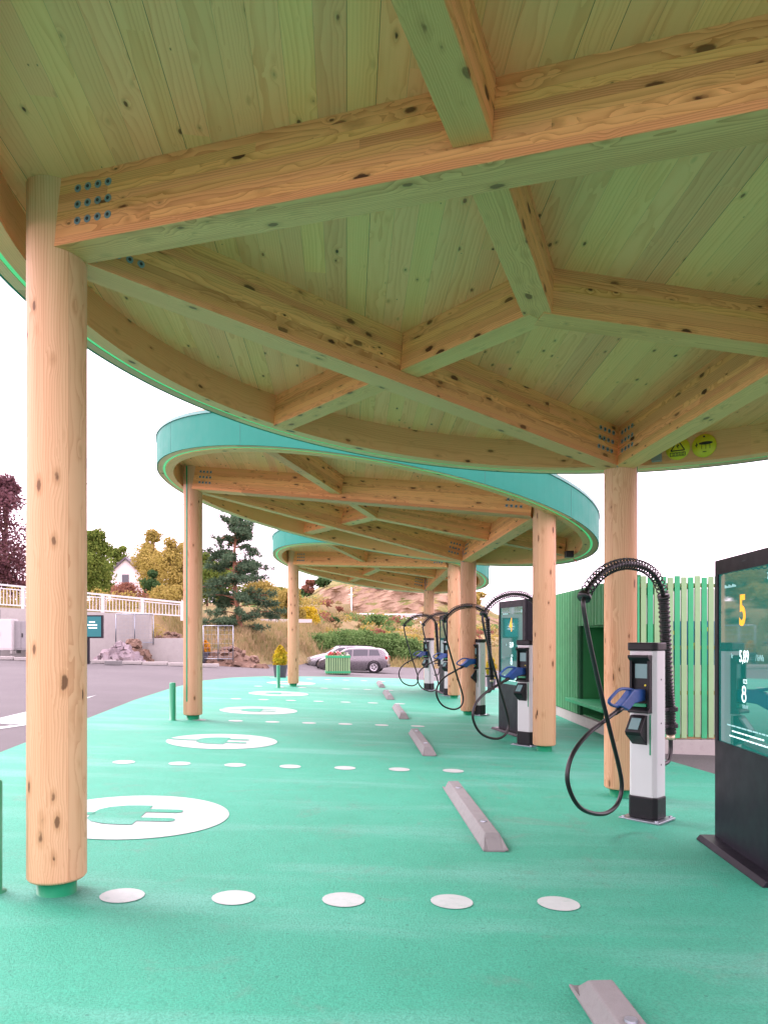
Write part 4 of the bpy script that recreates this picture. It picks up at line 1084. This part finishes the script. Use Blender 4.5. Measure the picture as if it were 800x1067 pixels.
m2 = MB(); m2.box((-hw+.04, -.008, h0+.06), (hw-.05, -.001, h1-.05)); pn = m2.build('panel', 'teal', r)
m2 = MB()
for k, (a, b) in enumerate(((-.1, .12), (-.16, .2), (-.12, .2))): m2.box((a, -.013, h1-.28-.11*k), (b, -.0085, h1-.235-.11*k))
m2.build('print', 'white_lit', pn)
m2 = MB(); m2.box((-hw+.02, 0.03, -.05), (-hw+.28, 0.12, h0)); m2.build('post', 'kiosk', r)

def rubble(px0, px1, py_top, py_base, y, mat, label, seed, big=0.3):
    rg = random.Random(seed); mb = MB(); x0, x1 = at(px0, y), at(px1, y); h = tz(py_top, y) - tz(py_base, y); zb0 = tz(py_base, y) - 0.1
    hw = (x1-x0)/2; xc = (x0+x1)/2; N_ = 18
    vs = []
    for j in range(N_+1):
        for i in range(N_+1):
            u = -1 + 2*i/N_; v = -1 + 2*j/N_; rr = min(1, math.hypot(u, v))
            vs.append((xc + u*hw, y + v*hw*0.6, zb0 - 0.1 + h*0.85*(1-rr**1.6) + 0.14*h*mnoise.noise(Vector((u*4, v*4, seed)))))
    mb.add(vs, [(j*(N_+1)+i, j*(N_+1)+i+1, (j+1)*(N_+1)+i+1, (j+1)*(N_+1)+i) for j in range(N_) for i in range(N_)])
    for _ in range(90):
        a = rg.random()*6.28; q = rg.random()**.6; u, v = q*math.cos(a), q*math.sin(a); s_ = big*rg.uniform(.25, 1)*min(1, h)
        m_ = Matrix.Translation((xc+u*hw, y+v*hw*.6, zb0 + h*0.85*(1-q**1.6))) @ Matrix.Rotation(rg.random()*6, 4, 'Z') @ Matrix.Rotation(rg.random()*2, 4, 'X')
        mb.prism([(-s_, -s_*.5), (s_*.3, -s_*.8), (s_, 0), (s_*.4, s_*.7), (-s_*.6, s_*.6)], -s_*.35, s_*.3, 'z', 0, m_)
    o = mb.build('rubble', mat); o['kind'] = 'stuff'; return tag(o, label, 'rubble')
rubble(98, 150, 667, 691, 30.7, 'rock', 'grey heap of broken stone slabs by the teal information panel', 1, 0.34)
rubble(120, 158, 661, 690, 31.3, 'earth', 'orange-brown earth heap behind the grey stone heap', 2, 0.25)
rubble(200, 280, 668, 697, 33.0, 'earth', 'reddish rubble heap at the foot of the pine', 3, 0.24)
rubble(155, 200, 655, 667, 33.2, 'earth', 'dark earth heap on top of the low concrete wall', 4, 0.2)
m2 = MB()
for k in range(9):
    a = -15.4 + k*1.0
    if 2 <= k <= 3: continue
    m2.box((a, 29.9, zb(a, 29.9)), (a+.95, 30.1, zb(a, 29.9)+.13))
struct(m2.build('kerb', 'concrete', bevel=0.02))
m2 = MB(); m2.box((at(110, 29), 28.9, zb(-10.5, 29)), (at(127, 29), 29.1, zb(-10.5, 29)+.16)); tag(m2.build('kerb_stone', 'stopgrey', bevel=.02), 'loose dark kerb stone lying before the grey stone heap', 'kerb stone')
# site fence of wire panels
def site_fence(px0, px1, py0, py1, y, label):
    x0, x1 = at(px0, y), at(px1, y); z1, z0 = tz(py0, y), tz(py1, y)
    r = thing('site_fence', label, 'fence', (x0, y, z0)); w = x1-x0; h = z1-z0
    m2 = MB(); 
    for a in (0, w/2, w): m2.tube([(a, 0, 0), (a, 0, h)], 0.022, 6)
    m2.tube([(0, 0, h), (w, 0, h)], 0.02, 6); m2.tube([(0, 0, 0.1), (w, 0, 0.1)], 0.02, 6); m2.build('frame', 'steel', r)
    m2 = MB(); n = int(w/0.16)
    for k in range(1, n): m2.tube([(w*k/n, 0, 0.1), (w*k/n, 0, h)], 0.004, 4, cap=False)
    for k in range(1, 8): m2.tube([(0, 0, h*k/8), (w, 0, h*k/8)], 0.004, 4, cap=False)
    m2.build('mesh', 'steel', r)
site_fence(212, 243, 652, 689, 32.2, 'grey wire site fence in front of the reddish rubble heap')
site_fence(121, 160, 640, 672, 31.6, 'grey wire site fence against the retaining wall beyond the stone heaps')

# ------------------------------------------------------------------ planters
def planter(px, py, potw, poth, planth, leaf, label, dy=0.0, pw=None, seed=1):
    g = G(px, py); k = g.y/800; r = thing('planter', label, 'planter', g)
    w = potw*k/2; h = poth*k; ph = planth*k
    m2 = MB(); m2.lathe([(0, 0), (w*.78, 0), (w, h), (w*.88, h), (w*.85, h*.85), (0, h*.85)], 20, smooth=False); m2.build('pot', 'pot', r)
    rg = random.Random(seed); m2 = MB()
    for i in range(12):
        t = i/11; leaves(m2, (rg.gauss(0, .02), rg.gauss(0, .02), h*.9 + ph*(0.06+0.86*t)), w*0.95*(math.sin(math.pi*(0.28+0.66*t)))*(pw or 1), 110, 0.055, rg, 1.0)
    m2.build('foliage', leaf, r)
planter(292, 706, 15, 13, 22, 'lf_gold', 'dark pot with a narrow golden conifer beside the far canopy column', seed=1)
planter(511.5, 719, 10, 16, 20, 'lf_gold', 'dark pot with a yellow shrub in front of the 4 display', seed=2)
planter(214, 692, 11, 13, 13, 'lf_orange', 'dark pot with orange flowers at the far edge of the asphalt', seed=3)

def crate():
    y = 28.3; x0, x1 = at(340, y), at(363.6, y); zg = zb((x0+x1)/2, y); h = tz(681.5, y) - tz(701.8, y)
    r = thing('slatted_planter', 'pale green slatted crate with red and white flowers before the cars', 'planter', ((x0+x1)/2, y, zg), 0.12); hw = (x1-x0)/2
    m2 = MB(); n = 10
    for f in range(4):
        mt = Matrix.Rotation(f*math.pi/2, 4, 'Z')
        for k in range(n): a = -hw + (k+.12)*2*hw/n; m2.box((a, -hw-.015, 0.03), (a+2*hw/n*.62, -hw+.01, h), 0, mt)
    m2.build('slats', 'slaty', r)
    m2 = MB(); m2.box((-hw+.02, -hw+.02, 0.02), (hw-.02, hw-.02, h*.85)); m2.build('liner', 'darkgreen', r)
    for z in (0.06, h-.1):
        m2 = MB()
        for f in range(4): m2.box((-hw-.02, -hw-.03, z), (hw+.02, -hw-.016, z+.07), 0, Matrix.Rotation(f*math.pi/2, 4, 'Z'))
        m2.build('rail', 'slatg', r)
    rg = random.Random(3)
    for mat, px, nm in (('petal_red', -.14, 'flowers'), ('petal_white', .14, 'flowers'), ('lf_hedge', 0, 'foliage')):
        m2 = MB()
        for k in range(6): leaves(m2, (px + rg.uniform(-.2, .2), rg.uniform(-.3, .1), h + rg.uniform(-.06, .06)), 0.12, 60, 0.035, rg)
        m2.build(nm, mat, r)
crate()

# ------------------------------------------------------------------ cars (local x = forwards)
def car(loc, heading, paint, label, Ln=4.25, Hh=1.46, estate=False):
    root = thing('parked_car', label, 'car', loc, heading, 'cars parked beyond the charging bays')
    hl = Ln/2; W = 0.88
    # stations: x, sill z, belt z, top z, half width belt, half width top
    if estate:
        st = [(-hl, .42, .78, .80, .72, .66), (-hl+.06, .3, .92, 1.0, .80, .66), (-hl+.25, .24, .97, 1.36, .86, .62), (-hl+.55, .22, .97, 1.43, W, .64), (-0.5, .21, .95, Hh, W, .65), (0.25, .21, .93, Hh-.02, W, .64), (0.55, .21, .93, 1.38, W, .62), (1.25, .22, .93, .99, W, .70), (1.7, .24, .84, .90, .86, .66), (hl-.18, .26, .72, .77, .80, .58), (hl, .34, .52, .56, .68, .5)]
    else:
        st = [(-hl, .42, .76, .80, .74, .66), (-hl+.07, .3, .93, 1.02, .82, .66), (-hl+.34, .24, .97, 1.37, .87, .62), (-hl+.62, .22, .96, 1.43, W, .63), (-0.45, .21, .94, Hh, W, .64), (0.2, .21, .92, Hh-.03, W, .63), (0.5, .21, .92, 1.36, W, .61), (1.18, .22, .93, .99, W, .70), (1.6, .24, .84, .90, .86, .66), (hl-.18, .26, .72, .77, .80, .58), (hl, .34, .52, .56, .68, .5)]
    m2 = MB(); vs = []; k = 10
    for x, s_, b_, t_, w, wt in st:
        zm = s_ + (b_ - s_)*.55
        h_ = [(-w*.93, s_), (-w*1.0, zm), (-w*.965, b_), (-wt*1.02, t_ - .035 if t_ - b_ > .1 else t_-.01), (-wt*.8, t_)]
        for y, z in h_ + [(-y, z) for y, z in h_[::-1]]: vs.append((x, y, z))
    fs = []
    for i in range(len(st)-1):
        for j in range(k): fs.append((i*k+j, (i+1)*k+j, (i+1)*k+(j+1) % k, i*k+(j+1) % k))
    fs += [tuple(range(k)), tuple(range((len(st)-1)*k, len(st)*k))[::-1]]
    m2.add(vs, [f[::-1] for f in fs], 0, True); body = m2.build('body', paint, root)
    b = body.modifiers.new('edge', 'BEVEL'); b.width = 0.03; b.segments = 2; b.limit_method = 'ANGLE'; b.angle_limit = R_(28)
    def at_x(x):
        for a, c in zip(st, st[1:]):
            if a[0] <= x <= c[0]:
                t = (x-a[0])/(c[0]-a[0]); return [lerp(a[i], c[i], t) for i in range(6)]
    def side_pt(x, f, sd, off=.006):
        q = at_x(x); y = lerp(q[4]*.965, q[5]*1.02, f) + off; z = lerp(q[2], q[3]-.035, f); return (x, sd*y, z)
    rear = -hl + (.3 if estate else .42)
    wins = [(rear, -1.02, -1.0), (-0.95, -0.08, -0.08), (0.0, .98, .4)] if not estate else [(rear, -1.15, -1.15), (-1.08, -0.12, -0.12), (-0.05, 1.02, .44)]
    for sd in (-1, 1):
        for n_, (a, c, ct) in enumerate(wins):
            at0 = a + .14 if n_ == 0 else a
            q = []
            for i_ in range(9):
                t_ = i_/8; q += [side_pt(lerp(a, c, t_), .1, sd, .012), side_pt(lerp(at0, min(c, ct), t_), .86, sd, .012)]
            m2 = MB(); m2.add(q, [((2*i_, 2*i_+2, 2*i_+3, 2*i_+1) if sd < 0 else (2*i_+1, 2*i_+3, 2*i_+2, 2*i_)) for i_ in range(8)]); m2.build('side_window', 'glass', root)
    for name, xa, xb, s_ in (('windscreen', 1.2, .57, 1), ('rear_window', -hl+.09, -hl+.3, -1)):
        qa, qb = at_x(xa), at_x(xb); o_ = Vector((s_*.012, 0, .012))
        ya, yb2 = qa[5]*.82, qb[5]*.78
        q = [Vector((xa, -ya, qa[3])) + o_, Vector((xa, ya, qa[3])) + o_, Vector((xb, yb2, qb[3])) + o_, Vector((xb, -yb2, qb[3])) + o_]
        m2 = MB(); m2.add(q, [(0, 1, 2, 3) if s_ > 0 else (3, 2, 1, 0)]); m2.build(name, 'glass', root)
    for x in (-hl+.78, hl-.86):
        for sd in (-1, 1):
            wh = MB(); wh.lathe([(0.0, -.1), (.2, -.1), (.3, -.1), (.325, -.07), (.325, .07), (.3, .1), (.2, .1), (0, .1)], 28, 0, (0, 0, 0), False, 'y')
            w_ = wh.build('wheel', 'tyre', root, (x, sd*.79, .325))
            m3 = MB(); m3.lathe([(.0, 0), (.06, .0), (.07, -.012), (.19, -.0), (.225, .012), (.225, -.02), (.0, -.02)], 24, 0, (0, 0, 0), False, 'y')
            for s5 in range(5):
                m3.box((0.05, -.004, -.025), (.2, .018, .025), 0, Matrix.Rotation(s5*math.pi*.4, 4, 'Y'))
            ro = m3.build('rim', 'rim', w_, (0, sd*.103, 0)); 
            if sd < 0: ro.rotation_euler = (0, 0, math.pi)
            m3 = MB(); m3.lathe([(.33, -.012), (.385, -.012), (.385, .012), (.33, .012)], 28, 0, (x, sd*.868, .335), False, 'y'); m3.build('wheel_arch', 'black', root)
    for sd in (-1, 1):
        m2 = MB(); m2.box((-hl+.0, sd*.72-.12, .78), (-hl+.13, sd*.72+.1, .96)); m2.build('tail_lamp', 'redlamp', root, bevel=.02)
        m2 = MB(); m2.box((hl-.3, sd*.64-.14, .62), (hl-.13, sd*.64+.14, .74)); m2.build('headlight', 'rim', root, bevel=.02)
        m2 = MB(); m2.box((.72, sd*.98-.1, .95), (.86, sd*.98+.08, 1.09)); m2.build('door_mirror', paint, root, bevel=.03)
        m2 = MB()
        for a in (-0.3, .65): m2.box((a, sd*.885-.006, .82), (a+.18, sd*.885+.006, .85))
        m2.build('door_handle', 'rim', root)
    m2 = MB(); m2.box((-hl-.02, -.74, .3), (-hl+.1, .74, .46)); m2.box((hl-.1, -.66, .24), (hl+.01, .66, .4)); m2.build('bumper', 'black', root, bevel=.03)
    if estate:
        m2 = MB()
        for sd in (-1, 1): m2.tube([(-hl+.5, sd*.6, 1.47), (-hl+.6, sd*.6, 1.5), (.2, sd*.6, 1.5), (.35, sd*.6, 1.44)], .02, 6)
        m2.build('roof_rail', 'black', root)
cy = 46.0
car((at(368.5, cy), cy, zb(at(368, cy), cy)), R_(180-6), 'cargrey', 'mauve-grey hatchback seen from its side behind the slatted crate', 4.2)
cy = 49.0
car((at(357, cy), cy, zb(at(357, cy), cy)), R_(180+12), 'carsilver', 'silver estate car with roof rails partly hidden behind the hatchback', 4.6, 1.5, True)

# ------------------------------------------------------------------ overhead wires
m2 = MB(); pts = []
for i in range(25):
    t = i/24; px = lerp(-60, 330, t); y = 60; p = P(px, 463 + (px+60)*0.222 + 0, y); pts.append(p - Vector((0, 0, 0.6*math.sin(math.pi*t))))
m2.tube(pts, 0.03, 5); tag(m2.build('overhead_wire', 'grey'), 'thin overhead wire crossing the pale sky on the left', 'wire')

m2 = MB(); a = ring_pt((-0.09, 12.0), 3.05, soff2, ang_at((-0.09, 12.0), 3.0, 606), -0.4); b_ = Vector((3.4, 11.3, 0.96)); pts = [a.lerp(b_, t/14) - Vector((0, 0, 0.12*math.sin(math.pi*t/14))) for t in range(15)]
m2.tube(pts, 0.006, 6); tag(m2.build('hanging_cable', 'redpaint'), 'thin red cable hanging from the second canopy edge to the green shelter', 'cable')

# ------------------------------------------------------------------ light, sky, camera
EL, AZ = R_(48), R_(-62)                     # sun behind cloud, high on the left
w = bpy.data.worlds.new('World'); S.world = w; w.use_nodes = True
nt = w.node_tree; nt.nodes.clear()
sky = nt.nodes.new('ShaderNodeTexSky'); sky.sky_type = 'NISHITA'; sky.sun_disc = False; sky.sun_elevation = EL; sky.sun_rotation = AZ
sky.air_density = 1.0; sky.dust_density = 3.0; sky.ozone_density = 1.0
hs = nt.nodes.new('ShaderNodeHueSaturation'); hs.inputs['Saturation'].default_value = 0.16; hs.inputs['Value'].default_value = 1.0
mxn = nt.nodes.new('ShaderNodeMix'); mxn.data_type = 'RGBA'; mxn.inputs[0].default_value = 0.75; mxn.inputs[7].default_value = (9.5, 6.85, 8.4, 1)
bg = nt.nodes.new('ShaderNodeBackground'); bg.inputs[1].default_value = 0.14
out = nt.nodes.new('ShaderNodeOutputWorld')
nt.links.new(sky.outputs[0], hs.inputs['Color']); nt.links.new(hs.outputs[0], mxn.inputs[6]); nt.links.new(mxn.outputs[2], bg.inputs[0]); nt.links.new(bg.outputs[0], out.inputs[0])
sun = bpy.data.lights.new('sun', 'SUN'); sun.energy = 1.1; sun.angle = R_(25); sun.color = (1, 0.77, 0.88)
so = bpy.data.objects.new('sun', sun); COL.objects.link(so)
d = Vector((math.sin(AZ)*math.cos(EL), math.cos(AZ)*math.cos(EL), math.sin(EL)))
so.rotation_euler = d.to_track_quat('Z', 'Y').to_euler()

cam = bpy.data.cameras.new('camera'); co = bpy.data.objects.new('camera', cam); COL.objects.link(co); S.camera = co
co.location = (0, 0, 0); co.rotation_euler = (R_(90), 0, 0)
cam.sensor_width = 36; cam.sensor_fit = 'AUTO'; cam.lens = 36*800/1067
cam.shift_y = (C0 - 533.5)/1067; cam.clip_start = 0.05; cam.clip_end = 3000
S.view_settings.view_transform = 'Standard'; S.view_settings.look = 'None'; S.view_settings.gamma = 1.0
S.view_settings.exposure = 1.8
S.cycles.max_bounces = 10; S.cycles.diffuse_bounces = 7; S.cycles.glossy_bounces = 4; S.cycles.use_denoising = True
S.cycles.caustics_reflective = False; S.cycles.caustics_refractive = False
